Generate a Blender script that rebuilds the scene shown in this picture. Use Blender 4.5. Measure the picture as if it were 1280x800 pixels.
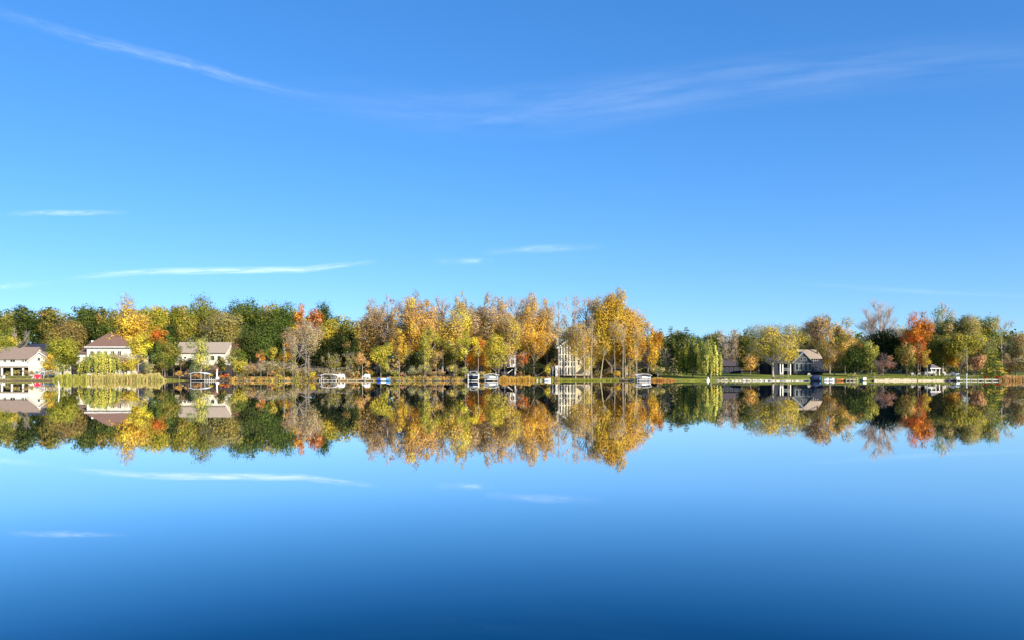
import bpy, math, random
import numpy as np
from mathutils import Vector

for o in list(bpy.data.objects):
    bpy.data.objects.remove(o, do_unlink=True)
SC = bpy.context.scene
COL = SC.collection
R = math.radians

# ------------------------------------------------------------------ camera, sky, sun, exposure
F, HOR, HC = 995.0, 467.0, 1.9          # focal length and horizon row for a 1280 px wide picture, eye height over the lake
cam = bpy.data.cameras.new('camera')
cam_o = bpy.data.objects.new('camera', cam); COL.objects.link(cam_o)
cam_o.location = (0, 0, HC); cam_o.rotation_euler = (R(90), 0, 0)
cam.sensor_width = 36.0; cam.lens = 36.0 * F / 1280.0
cam.shift_y = (HOR - 400.0) / 1280.0
cam.clip_start = 0.2; cam.clip_end = 400000.0
SC.camera = cam_o

SUN_EL, SUN_AZ = 27.0, 138.0            # azimuth clockwise from +Y: behind the camera, to the right
w = bpy.data.worlds.new('World'); SC.world = w; w.use_nodes = True
nt = w.node_tree; nt.nodes.clear()
sky = nt.nodes.new('ShaderNodeTexSky'); sky.sky_type = 'NISHITA'; sky.sun_disc = False
sky.sun_elevation = R(SUN_EL); sky.sun_rotation = R(SUN_AZ)
sky.altitude = 0; sky.air_density = 1.0; sky.dust_density = 0.0; sky.ozone_density = 4.0
hs = nt.nodes.new('ShaderNodeHueSaturation'); hs.inputs['Saturation'].default_value = 1.25
hs.inputs['Hue'].default_value = 0.5; hs.inputs['Value'].default_value = 1.0
bg = nt.nodes.new('ShaderNodeBackground'); bg.inputs['Strength'].default_value = 0.094
out = nt.nodes.new('ShaderNodeOutputWorld')
gm = nt.nodes.new('ShaderNodeGamma'); gm.inputs[1].default_value = 0.70
tint = nt.nodes.new('ShaderNodeVectorMath'); tint.operation = 'MULTIPLY'; tint.inputs[1].default_value = (0.95, 1.42, 2.06)
nt.links.new(sky.outputs[0], hs.inputs['Color']); nt.links.new(hs.outputs[0], gm.inputs[0]); nt.links.new(gm.outputs[0], tint.inputs[0]); nt.links.new(tint.outputs[0], bg.inputs[0]); nt.links.new(bg.outputs[0], out.inputs[0])

sun = bpy.data.lights.new('sun', 'SUN'); sun.energy = 5.0; sun.angle = R(0.53); sun.color = (1.0, 0.90, 0.74)
sun_o = bpy.data.objects.new('sun', sun); COL.objects.link(sun_o)
sv = Vector((math.sin(R(SUN_AZ)) * math.cos(R(SUN_EL)), math.cos(R(SUN_AZ)) * math.cos(R(SUN_EL)), math.sin(R(SUN_EL))))
sun_o.rotation_euler = sv.to_track_quat('Z', 'Y').to_euler(); sun_o.location = (0, 0, 60)
vs = SC.view_settings
vs.view_transform = 'Standard'; vs.look = 'None'; vs.exposure = 0.70; vs.gamma = 1.0; vs.use_curve_mapping = False
SC.cycles.transparent_max_bounces = 16; SC.cycles.max_bounces = 6; SC.cycles.sample_clamp_indirect = 4.0
SC.cycles.use_denoising = True; SC.cycles.denoiser = 'OPENIMAGEDENOISE'

rng = np.random.default_rng(7); random.seed(7)

# ------------------------------------------------------------------ pixel -> place helpers (a pixel at a chosen real distance)
def X(px, Y): return (px - 640.0) / F * Y
def Z(py, Y): return HC + (HOR - py) / F * Y

def shore(x):                            # where the far waterline runs
    return 210.0 + 1.1 * math.sin(x * 0.05) + 0.7 * math.sin(x * 0.13 + 1.0) + 0.35 * math.sin(x * 0.41)
def sstep(a, b, t):
    t = min(1.0, max(0.0, (t - a) / (b - a))); return t * t * (3 - 2 * t)
def gz(x, y):
    d = y - shore(x)
    if d < 0:
        if y < 4: return -0.9 + 1.25 * sstep(4, -2.5, y) if y > -2.5 else 0.35 + 0.02 * (-2.5 - y)
        return max(-1.6, -0.12 + d * 0.35)
    right = sstep(30, 60, x)
    z = (0.30 + 0.28 * right) * sstep(0.0, 0.8, d) - 0.12 * (1 - sstep(0, 0.4, d))
    z += 0.034 * min(d, 45) + 0.055 * max(0, min(d - 45, 150)) + 0.02 * max(0, d - 195)
    return z

# ------------------------------------------------------------------ materials
MATS = {}
def newmat(name):
    m = bpy.data.materials.new(name); m.use_nodes = True; MATS[name] = m
    return m, m.node_tree, m.node_tree.nodes['Principled BSDF']
def mat(name, c, rough=0.7, var=0.25, scale=3.0, bump=0.0, metal=0.0, spec=0.3, stretch=(1, 1, 1)):
    if name in MATS: return MATS[name]
    m, t, b = newmat(name)
    tc = t.nodes.new('ShaderNodeTexCoord'); mp = t.nodes.new('ShaderNodeMapping'); mp.inputs['Scale'].default_value = stretch
    n = t.nodes.new('ShaderNodeTexNoise'); n.inputs['Scale'].default_value = scale; n.inputs['Detail'].default_value = 5
    r = t.nodes.new('ShaderNodeValToRGB')
    r.color_ramp.elements[0].position = 0.3; r.color_ramp.elements[1].position = 0.7
    r.color_ramp.elements[0].color = (*[v * (1 - var) for v in c], 1); r.color_ramp.elements[1].color = (*[min(1, v * (1 + var)) for v in c], 1)
    t.links.new(tc.outputs['Object'], mp.inputs[0]); t.links.new(mp.outputs[0], n.inputs[0]); t.links.new(n.outputs[0], r.inputs[0]); t.links.new(r.outputs[0], b.inputs['Base Color'])
    b.inputs['Roughness'].default_value = rough; b.inputs['Metallic'].default_value = metal; b.inputs['Specular IOR Level'].default_value = spec
    if bump:
        bn = t.nodes.new('ShaderNodeBump'); bn.inputs['Strength'].default_value = bump
        t.links.new(n.outputs[0], bn.inputs['Height']); t.links.new(bn.outputs[0], b.inputs['Normal'])
    return m
def leafmat():
    m, t, b = newmat('leaf')
    at = t.nodes.new('ShaderNodeAttribute'); at.attribute_name = 'Col'
    d = t.nodes.new('ShaderNodeBsdfDiffuse'); tr = t.nodes.new('ShaderNodeBsdfTranslucent'); mx = t.nodes.new('ShaderNodeMixShader'); mx.inputs[0].default_value = 0.38
    t.links.new(at.outputs['Color'], d.inputs[0]); t.links.new(at.outputs['Color'], tr.inputs[0])
    t.links.new(d.outputs[0], mx.inputs[1]); t.links.new(tr.outputs[0], mx.inputs[2])
    t.links.new(mx.outputs[0], t.nodes['Material Output'].inputs[0])
    return m
LEAF = leafmat()
BARK = {
    'grey': mat('bark_grey', (0.20, 0.17, 0.14), 0.9, 0.35, 2.0, 0.3, stretch=(3, 3, .6)),
    'pale': mat('bark_pale', (0.34, 0.28, 0.20), 0.9, 0.35, 2.0, 0.3, stretch=(3, 3, .6)),
    'dark': mat('bark_dark', (0.07, 0.055, 0.045), 0.9, 0.35, 2.0, 0.3, stretch=(3, 3, .6)),
    'twig': mat('bark_twig', (0.36, 0.30, 0.27), 0.9, 0.3, 2.0),
}
WHITE = mat('white_paint', (0.80, 0.79, 0.74), 0.5, 0.06, 1.5)
WEATH = mat('weathered_white', (0.46, 0.43, 0.37), 0.7, 0.25, 2.5)
TRIM = mat('shaded_white_trim', (0.22, 0.24, 0.26), 0.6, 0.1, 1.5)  # white trim darkened, tree shade put into the paint
CREAM = mat('cream_siding', (0.50, 0.44, 0.29), 0.6, 0.08, 1.5, 0.1, stretch=(.3, .3, 8))
SIDING = mat('white_siding', (0.70, 0.65, 0.53), 0.6, 0.07, 1.2, 0.1, stretch=(.3, .3, 8))
ROOF_TAN = mat('tan_shingles', (0.34, 0.27, 0.20), 0.85, 0.22, 2.5, 0.4, stretch=(1, 3, 3))
ROOF_BROWN = mat('brown_shingles', (0.25, 0.185, 0.14), 0.85, 0.22, 2.5, 0.4, stretch=(1, 3, 3))
ROOF_RED = mat('red_brown_shingles', (0.19, 0.112, 0.082), 0.85, 0.2, 2.5, 0.4, stretch=(1, 3, 3))
ROOF_GREY = mat('grey_shingles', (0.15, 0.14, 0.14), 0.85, 0.2, 2.5, 0.4, stretch=(1, 3, 3))
NAVY = mat('navy_siding', (0.012, 0.018, 0.036), 0.6, 0.15, 1.2, 0.1, stretch=(.3, .3, 8))
SLATE2 = mat('shaded_slate_siding', (0.045, 0.055, 0.065), 0.6, 0.12, 1.2, 0.1, stretch=(.3, .3, 8))  # slate darkened to carry tree shade in its colour
SLATE = mat('slate_siding', (0.24, 0.25, 0.28), 0.6, 0.12, 1.2, 0.1, stretch=(.3, .3, 8))
BASEDARK = mat('foundation_and_porch_shadow', (0.055, 0.05, 0.048), 0.9, 0.3, 1.2, 0.2)  # foundations, and the shadow under the white house's balcony put into colour
GLASS = mat('window_glass', (0.03, 0.035, 0.035), 0.12, 0.2, 0.6, spec=0.2)
GLASSB = mat('tall_window_glass', (0.13, 0.145, 0.11), 0.25, 0.4, 0.4, spec=0.12)
DECK = mat('weathered_deck', (0.40, 0.33, 0.24), 0.85, 0.25, 3.0, 0.2)
TIMBER = mat('brown_timber', (0.14, 0.10, 0.07), 0.85, 0.3, 3.0, 0.2)
ALU = mat('boat_aluminium', (0.72, 0.72, 0.72), 0.35, 0.1, 3.0, metal=0.4)
CANVAS = mat('white_canvas', (0.82, 0.81, 0.78), 0.8, 0.06, 2.0)
GREYCANVAS = mat('grey_canvas', (0.17, 0.18, 0.20), 0.8, 0.15, 2.0)
NAVYTARP = mat('navy_tarp', (0.018, 0.028, 0.07), 0.6, 0.25, 2.0, 0.2)
BLUEP = mat('blue_plastic', (0.02, 0.08, 0.42), 0.35, 0.1, 2.0)
SKYBLUE = mat('light_blue_plastic', (0.08, 0.30, 0.55), 0.35, 0.1, 2.0)
CREAMP = mat('cream_plastic', (0.75, 0.72, 0.58), 0.4, 0.08, 2.0)
REDP = mat('red_plastic', (0.62, 0.035, 0.06), 0.4, 0.12, 2.0)
ORANGEP = mat('orange_plastic', (0.60, 0.20, 0.05), 0.4, 0.12, 2.0)
BLACKM = mat('black_metal', (0.02, 0.02, 0.02), 0.5, 0.1, 2.0)
STONE = mat('pale_stone', (0.52, 0.46, 0.37), 0.9, 0.28, 1.4, 0.5)
STONED = mat('dark_and_shaded_stone', (0.12, 0.10, 0.085), 0.9, 0.35, 1.4, 0.5)  # dark rock, also tree shade put into the waterline stones
WALLST = mat('seawall_block', (0.52, 0.43, 0.28), 0.9, 0.18, 1.4, 0.4)

# ------------------------------------------------------------------ mesh helpers
def props(o, label=None, cat=None, group=None, kind=None):
    if label: o['label'] = label
    if cat: o['category'] = cat
    if group: o['group'] = group
    if kind: o['kind'] = kind
    return o
def empty(name, loc, label=None, cat=None, group=None):
    o = bpy.data.objects.new(name, None); o.empty_display_size = 0.3; COL.objects.link(o); o.location = loc
    return props(o, label, cat, group)
def link(name, me, m, parent=None):
    o = bpy.data.objects.new(name, me); COL.objects.link(o)
    if m is not None: me.materials.append(m)
    if parent is not None:
        o.parent = parent; o.location = -Vector(parent.matrix_basis.translation) if parent.parent is None else (0, 0, 0)
    return o
class MB:
    def __init__(s): s.v = []; s.f = []
    def add(s, vs_, fs):
        b = len(s.v); s.v += [tuple(p) for p in vs_]; s.f += [tuple(b + i for i in f) for f in fs]; return s
    def box(s, x0, x1, y0, y1, z0, z1):
        return s.add([(x0, y0, z0), (x1, y0, z0), (x1, y1, z0), (x0, y1, z0), (x0, y0, z1), (x1, y0, z1), (x1, y1, z1), (x0, y1, z1)],
                     [(0, 3, 2, 1), (4, 5, 6, 7), (0, 1, 5, 4), (1, 2, 6, 5), (2, 3, 7, 6), (3, 0, 4, 7)])
    def pbox(s, x0, x1, yt, yb, Y, dep):      # front face at distance Y, spanning those picture columns and rows
        return s.box(X(x0, Y), X(x1, Y), Y, Y + dep, Z(yb, Y), Z(yt, Y))
    def prism(s, poly, axis, a, b):           # polygon extruded along x or y
        n = len(poly)
        if axis == 'x': v = [(a, p, q) for p, q in poly] + [(b, p, q) for p, q in poly]
        else: v = [(p, a, q) for p, q in poly] + [(p, b, q) for p, q in poly]
        fs = [tuple(range(n)), tuple(range(2 * n - 1, n - 1, -1))] + [(i, i + n, (i + 1) % n + n, (i + 1) % n) for i in range(n)]
        return s.add(v, fs)
    def slab(s, pts, th):                     # a sheet with thickness th downwards
        n = len(pts); v = list(pts) + [(p[0], p[1], p[2] - th) for p in pts]
        return s.add(v, [tuple(range(n)), tuple(range(2 * n - 1, n - 1, -1))] + [(i, i + n, (i + 1) % n + n, (i + 1) % n) for i in range(n)])
    def tube(s, p0, p1, r0, r1=None, n=7):
        r1 = r0 if r1 is None else r1
        p0 = Vector(p0); p1 = Vector(p1); d = (p1 - p0).normalized()
        a = d.orthogonal().normalized(); c = d.cross(a); v = []
        for p, r in ((p0, r0), (p1, r1)):
            for i in range(n):
                t = 2 * math.pi * i / n; v.append(p + a * math.cos(t) * r + c * math.sin(t) * r)
        return s.add(v, [(i, (i + 1) % n, (i + 1) % n + n, i + n) for i in range(n)] + [tuple(range(n - 1, -1, -1)), tuple(range(n, 2 * n))])
    def loft(s, rings, close=True):           # rings of equal count
        n = len(rings[0]); v = [p for r in rings for p in r]; fs = []
        for k in range(len(rings) - 1):
            for i in range(n): fs.append((k * n + i, k * n + (i + 1) % n, (k + 1) * n + (i + 1) % n, (k + 1) * n + i))
        if close: fs += [tuple(range(n - 1, -1, -1)), tuple(range((len(rings) - 1) * n, len(rings) * n))]
        return s.add(v, fs)
    def build(s, name, m, parent=None, smooth=False):
        me = bpy.data.meshes.new(name); me.from_pydata(s.v, [], s.f)
        import bmesh
        bm = bmesh.new(); bm.from_mesh(me); bmesh.ops.recalc_face_normals(bm, faces=bm.faces); bm.to_mesh(me); bm.free()
        if smooth: me.polygons.foreach_set('use_smooth', [True] * len(me.polygons))
        return link(name, me, m, parent)

def np_mesh(name, V, Q, col=None):           # V (n,3), Q (m,4)
    me = bpy.data.meshes.new(name)
    me.vertices.add(len(V)); me.vertices.foreach_set('co', V.astype(np.float32).ravel())
    me.loops.add(Q.size); me.loops.foreach_set('vertex_index', Q.astype(np.int32).ravel())
    me.polygons.add(len(Q)); me.polygons.foreach_set('loop_start', np.arange(0, Q.size, 4, dtype=np.int32))
    me.polygons.foreach_set('loop_total', np.full(len(Q), 4, dtype=np.int32))
    if col is not None:
        a = me.color_attributes.new('Col', 'FLOAT_COLOR', 'POINT')
        c4 = np.ones((len(V), 4), np.float32); c4[:, :3] = col; a.data.foreach_set('color', c4.ravel())
    me.update(calc_edges=True); return me
def leaf_quads(C, N, S, asp=0.72):
    n = len(C); N = N / (np.linalg.norm(N, axis=1, keepdims=True) + 1e-9)
    t = rng.normal(size=(n, 3)); U = np.cross(N, t); U /= (np.linalg.norm(U, axis=1, keepdims=True) + 1e-9); W = np.cross(N, U)
    S = np.asarray(S).reshape(-1, 1); a = U * S * 0.5; b = W * S * 0.5 * asp; k = N * S * 0.12
    V = np.stack([C - a, C - b * 1.1 + k + a * .15, C + a, C + b * 1.1 + k + a * .15], 1).reshape(-1, 3)
    return V, np.arange(4 * n).reshape(n, 4)
def tubes_np(segs, n=5):
    """segs: array (m,8) p0 p1 r0 r1"""
    S = np.asarray(segs, float); p0 = S[:, :3]; p1 = S[:, 3:6]; d = p1 - p0; d /= (np.linalg.norm(d, axis=1, keepdims=True) + 1e-9)
    h = np.where(np.abs(d[:, 2:3]) > 0.9, np.array([[1., 0, 0]]), np.array([[0, 0, 1.]])); a = np.cross(d, h); a /= (np.linalg.norm(a, axis=1, keepdims=True) + 1e-9); c = np.cross(d, a)
    th = np.arange(n) * 2 * np.pi / n
    ring = a[:, None] * np.cos(th)[None, :, None] + c[:, None] * np.sin(th)[None, :, None]
    V = np.concatenate([p0[:, None] + ring * S[:, 6, None, None], p1[:, None] + ring * S[:, 7, None, None]], 1)
    m = len(S); i = np.arange(n); q = np.stack([i, (i + 1) % n, (i + 1) % n + n, i + n], 1)
    Q = (np.arange(m) * 2 * n)[:, None, None] + q[None]
    return V.reshape(-1, 3), Q.reshape(-1, 4)
def unit(n):
    v = rng.normal(size=(n, 3)); return v / np.linalg.norm(v, axis=1, keepdims=True)

# ------------------------------------------------------------------ colours of leaves (linear base colours)
PAL = {
    'dg': (0.062, 0.086, 0.022), 'g': (0.110, 0.150, 0.032), 'bg': (0.19, 0.225, 0.036), 'ol': (0.255, 0.230, 0.050), 'yg': (0.41, 0.37, 0.050),
    'y': (0.60, 0.46, 0.065), 'yb': (0.68, 0.54, 0.05), 'gold': (0.63, 0.39, 0.050), 'or': (0.62, 0.235, 0.030), 'ro': (0.48, 0.140, 0.028),
    'tan': (0.60, 0.40, 0.14), 'ot': (0.63, 0.37, 0.085), 'br': (0.34, 0.23, 0.08), 'rb': (0.29, 0.155, 0.085), 'sage': (0.38, 0.38, 0.14),
    'pk': (0.54, 0.33, 0.15), 'pu': (0.24, 0.14, 0.12), 'gt': (0.43, 0.35, 0.17), 'dk': (0.034, 0.046, 0.015), 'wg': (0.40, 0.40, 0.08), 'rd': (0.45, 0.04, 0.025), 'gyg': (0.35, 0.30, 0.11),  # the near-black green puts shade into the leaf colour
    'straw': (0.64, 0.52, 0.22), 'gstraw': (0.50, 0.47, 0.12)}
def jitter(col, clump, n, amt=0.22):
    c = np.array(col)[None] * np.ones((n, 1))
    c = c * np.exp(clump[:, None] * 0.16) * np.exp(rng.normal(size=(n, 1)) * amt * 0.5)
    c[:, 0] *= np.exp(rng.normal(size=n) * 0.06 + clump * 0.09); c[:, 1] *= np.exp(rng.normal(size=n) * 0.05)
    return np.clip(c * 1.12, 0.004, 0.85)

def lobes_for(kind, wd, z0, z1):
    """lobe centres (relative to the trunk foot), radii and vertical stretch"""
    ch = z1 - z0; zc = (z0 + z1) / 2; L = []
    if kind in ('round', 'bush', 'spread'):
        n = int(np.clip(wd * ch * 0.27, 14, 44)); u = unit(n); r = np.where(rng.uniform(size=n) < .22, rng.uniform(.1, .45, n), rng.uniform(.6, 1.0, n))
        a1, a2, a3 = rng.uniform(0, 6.28, 3)
        for k in range(n):
            ph = math.atan2(u[k][1], u[k][0]); env = 1 + .17 * math.sin(2 * ph + a1) + .13 * math.sin(3 * ph + a2 + 2 * u[k][2]) + .10 * math.sin(5 * u[k][2] + a3)
            if u[k][2] > .45: env = min(env, 1.04)
            q = u[k] * r[k] * env * .97; rad = rng.uniform(0.10, 0.22) * min(wd, ch * 1.2) * (1.25 if r[k] < .5 else 1)
            if kind == 'bush' and q[2] < -.2: q[2] *= .8
            L.append((q[0] * (wd / 2 - rad * .6), q[1] * (wd / 2 - rad * .6), min(zc + q[2] * (ch / 2 - rad * .5), z1 - rad * .8), rad, 1.0 if kind != 'spread' else 0.85))
    elif kind == 'tall':
        n = int(np.clip(ch * wd * 0.26, 16, 48)); nl = int(rng.integers(2, 4)) if wd > 4.5 else 1; lead = []
        for q in range(nl):
            a = rng.uniform(0, 2 * math.pi); lead.append((math.cos(a) * wd * rng.uniform(.08, .34), math.sin(a) * wd * rng.uniform(.08, .34), 1.0 if q == 0 else rng.uniform(.82, .98)))
        for k in range(n):
            lx, ly, lt = lead[k % nl]; t = rng.uniform(0, 1) ** .9 * lt; w2 = wd * (.84 if nl > 1 else 1.0)
            prof = (0.5 + 0.6 * math.sin(math.pi * min(1, t / lt * 0.85 + 0.12))) * (1 if t < lt * .7 else max(.3, 1 - (t / lt - .7) * 1.8)); f = min(1, .35 + t)
            rad = rng.uniform(0.10, 0.22) * wd * max(.5, prof); a = rng.uniform(0, 2 * math.pi); rr = w2 / 2 * prof * rng.uniform(0.1, 1.0)
            L.append((lx * f + math.cos(a) * rr, ly * f + math.sin(a) * rr, z0 + rad + t * (ch - 2.2 * rad), rad, rng.uniform(1.2, 1.9)))
    elif kind == 'bare':
        n = int(np.clip(wd * ch * 0.22, 16, 44)); 
        for k in range(n):
            t = rng.uniform(0, 1) ** 0.8; a = rng.uniform(0, 2 * math.pi); prof = 0.35 + 0.65 * math.sin(math.pi * (0.15 + 0.72 * t))
            rr = wd / 2 * prof * math.sqrt(rng.uniform(.05, 1)); L.append((math.cos(a) * rr, math.sin(a) * rr, z0 + t * ch * .9, wd * .14, 1.5))
    return L

def tree(px, top, wpx, Y, kind, c, label, dens=1.0, cb=0.22, twig=0, bark='grey', c2=None, leaf=0.35, name=None, cat='tree', lean=0.0, tr=None, group='trees along the far shore', k2=0.35, base=None):
    if kind == 'tall' and wpx >= 20: cb *= .65; dens *= 1.35 if c in ('tan', 'ot', 'gold') else 1.0
    if Y >= 254 and kind != 'bush': leaf = max(leaf, .53)
    elif Y >= 234: leaf = max(leaf, .38)
    x = X(px, Y); g = gz(x, Y) if base is None else base; H = Z(top, Y) - g; wd = wpx / F * Y * (1.42 if kind == 'tall' and wpx > 16 else 1.0)
    name = name or {'bare': 'bare_tree', 'conifer': 'conifer_tree', 'willow': 'willow_tree', 'bush': 'shrub'}.get(kind, 'autumn_tree' if c not in ('dg', 'g', 'bg', 'dk') else 'green_tree')
    if kind == 'bush': cat = 'shrub'; group = 'shrubs along the far shore' if group.startswith('trees') else group
    root = empty(name, (x, Y, g), label, cat, group)
    segs = []; LC = []; LN = []; LS = []; CL = []; tw = []
    z0, z1 = H * cb, H
    tr = tr or max(0.10, min(0.42, H * 0.0145))
    ln = lean * H
    def axis(z): f = z / H; return np.array([ln * f + 0.25 * math.sin(f * 5 + px) * min(1, H / 12) * f, 0.2 * math.cos(f * 4 + px) * f, z])
    if kind == 'conifer':
        zs = np.linspace(0, H * .98, 9)
        for a, b in zip(zs[:-1], zs[1:]): segs.append([*axis(a), *axis(b), tr * (1 - a / H) + .02, tr * (1 - b / H) + .02])
        nl = int(max(9, (z1 - z0) / 0.75))
        for k in range(nl):
            t = (k + .5) / nl; zz = z0 + (z1 - z0) * t; rr = wd / 2 * (1 - t) ** 0.8 * rng.uniform(.85, 1.15) + .15
            for j in range(max(5, int(rr * 5))):
                a = rng.uniform(0, 2 * math.pi); L = rr * rng.uniform(.65, 1.12); n = int(max(3, L * 9 * dens)); s = rng.uniform(.15, 1, n) ** .7
                d = np.array([math.cos(a), math.sin(a)]); p = np.zeros((n, 3)); p[:, :2] = d * (s * L)[:, None]; p[:, 2] = zz - 0.30 * L * s ** 1.5 + rng.normal(size=n) * .12
                p[:, :2] += rng.normal(size=(n, 2)) * .16 * (0.4 + s[:, None]); LC.append(p)
                nn = rng.normal(size=(n, 3)) * .55 + np.array([d[0] * .5, d[1] * .5, .9]); LN.append(nn); LS.append(rng.uniform(.5, 1.1, n) * leaf); CL.append(np.full(n, rng.normal()))
                if j % 3 == 0: tw.append([0, 0, zz, d[0] * L * .9, d[1] * L * .9, zz - .25 * L, .045, .02])
    elif kind == 'willow':
        top_t = H * .72
        for a, b in zip(np.linspace(0, top_t, 6)[:-1], np.linspace(0, top_t, 6)[1:]): segs.append([*axis(a), *axis(b), tr * 1.3 * (1 - .7 * a / H), tr * 1.3 * (1 - .7 * b / H)])
        ns = int(110 * wd / 9 * dens) + 40
        for k in range(ns):
            a = rng.uniform(0, 2 * math.pi); rr = wd / 2 * math.sqrt(rng.uniform(.02, 1)); ztop = H * (1 - .34 * (2 * rr / wd) ** 2.2) * rng.uniform(.74, 1.0)
            zb = H * rng.choice([rng.uniform(.04, .3), rng.uniform(.2, .55)]) ; p0 = np.array([math.cos(a) * rr, math.sin(a) * rr, ztop])
            n = int((ztop - zb) * 13) + 4; s = rng.uniform(0, 1, n); p = np.tile(p0, (n, 1)); p[:, 2] = ztop - s * (ztop - zb); p[:, :2] *= (1 + .10 * np.sin(s * 2.2))[:, None]
            p[:, :2] += rng.normal(size=(n, 2)) * (.15 - .05 * s[:, None]); LC.append(p)
            nn = rng.normal(size=(n, 3)) * .5; nn[:, 0] += math.cos(a); nn[:, 1] += math.sin(a); nn[:, 2] += .25; LN.append(nn); LS.append(rng.uniform(.6, 1.1, n) * leaf); CL.append(np.full(n, rng.normal() * 1.3))
            if k % 3 == 0: tw.append([*axis(top_t * rng.uniform(.6, 1)), *p0, .09, .03])
    else:
        topz = z1 * (.9 if kind == 'tall' else .8); nz = 7
        zs = np.linspace(0, topz, nz)
        for a, b in zip(zs[:-1], zs[1:]): segs.append([*axis(a), *axis(b), tr * (1.15 - .95 * a / topz), tr * (1.15 - .95 * b / topz)])
        segs.append([0, 0, -.3, *axis(H * .03), tr * 1.7, tr * 1.15])
        for (lx, ly, lz, rad, st) in lobes_for(kind, wd, z0, z1):
            off = axis(min(lz, H)); lc = np.array([lx + off[0], ly + off[1], lz]); cl = rng.normal()
            hd = math.hypot(lx, ly); za = max(H * cb * .55, min(topz * .92, lz - hd * (1.3 if kind in ('tall', 'bare') else .75)))
            p0 = axis(za); mid = p0 * .45 + lc * .55 + np.array([0, 0, -.08 * hd]); rb = tr * max(.12, (.62 - .45 * za / H))
            segs.append([*p0, *mid, rb, rb * .62]); segs.append([*mid, *lc, rb * .62, .035])
            if twig:
                n = int(twig * max(1, rad)); d = unit(n); d[:, 2] = np.abs(d[:, 2]) * .8 + .25
                if kind == 'bare': ow = lc - axis(H * cb * .9); d = d * .75 + ow / (np.linalg.norm(ow) + .1) * .55; d /= np.linalg.norm(d, axis=1, keepdims=True)
                L = rad * rng.uniform(.7, 1.5, n) * (1.3 if kind == 'bare' else 1.1); e = lc + d * L[:, None] * np.array([1, 1, st * .8])
                f0 = rng.uniform(-.3, .5, n)[:, None]; s0 = lc * (1 - np.maximum(f0, 0)) + e * np.maximum(f0, 0) + (p0 - lc) * np.maximum(-f0, 0)
                tw += [[*s0[i], *e[i], .032, .014] for i in range(n)]
            if dens > 0:
                area = 4.0 * math.pi * rad * rad * (st * .7 + .3); n = int(area / (leaf * leaf * .5) * 0.59 * dens) + 4
                d = unit(n); r = rng.uniform(.5, 1.0, n) ** .6; r = np.where(rng.uniform(size=n) < .14, rng.uniform(1.0, 1.4, n), r)
                p = lc + d * (r * rad)[:, None] * np.array([1, 1, st]) + rng.normal(size=(n, 3)) * rad * .09
                p[:, 2] = np.maximum(p[:, 2], .12)
                outw = p - np.array([off[0], off[1], (z0 + z1) / 2 - (z1 - z0) * .15]); outw /= (np.linalg.norm(outw, axis=1, keepdims=True) + .1)
                LC.append(p); LN.append(d * .95 + outw * .45 + rng.normal(size=(n, 3)) * .33 + np.array([0, 0, .12])); LS.append(rng.uniform(.35, 1.3, n) * leaf); CL.append(np.full(n, cl) + rng.normal(size=n) * .15)
    bk = BARK[bark]
    if segs:
        V, Q = tubes_np(segs, 6); me = np_mesh('trunk', V, Q); me.polygons.foreach_set('use_smooth', [True] * len(Q))
        o = bpy.data.objects.new('stem' if kind == 'bush' else 'trunk', me); COL.objects.link(o); me.materials.append(bk); o.parent = root
    if LC:
        C = np.concatenate(LC); V, Q = leaf_quads(C, np.concatenate(LN), np.concatenate(LS)); cl = np.concatenate(CL)
        col = jitter(PAL[c], cl, len(C))
        if c2: pick = (cl + rng.normal(size=len(C)) * .25) > (0.9 - 1.6 * k2); col[pick] = jitter(PAL[c2], cl[pick], pick.sum())
        me = np_mesh('crown', V, Q, np.repeat(col, 4, axis=0)); me.materials.append(LEAF)
        o = bpy.data.objects.new('foliage' if kind == 'bush' else 'crown', me); COL.objects.link(o); o.parent = root
    if len(tw) > 8:
        V, Q = tubes_np(tw, 3); me = np_mesh('twigs', V, Q); me.materials.append(BARK['twig'] if bark != 'dark' else BARK['grey'])
        o = bpy.data.objects.new('twigs' if LC else 'crown', me); COL.objects.link(o); o.parent = root; o['kind'] = 'stuff'
    return root

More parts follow.
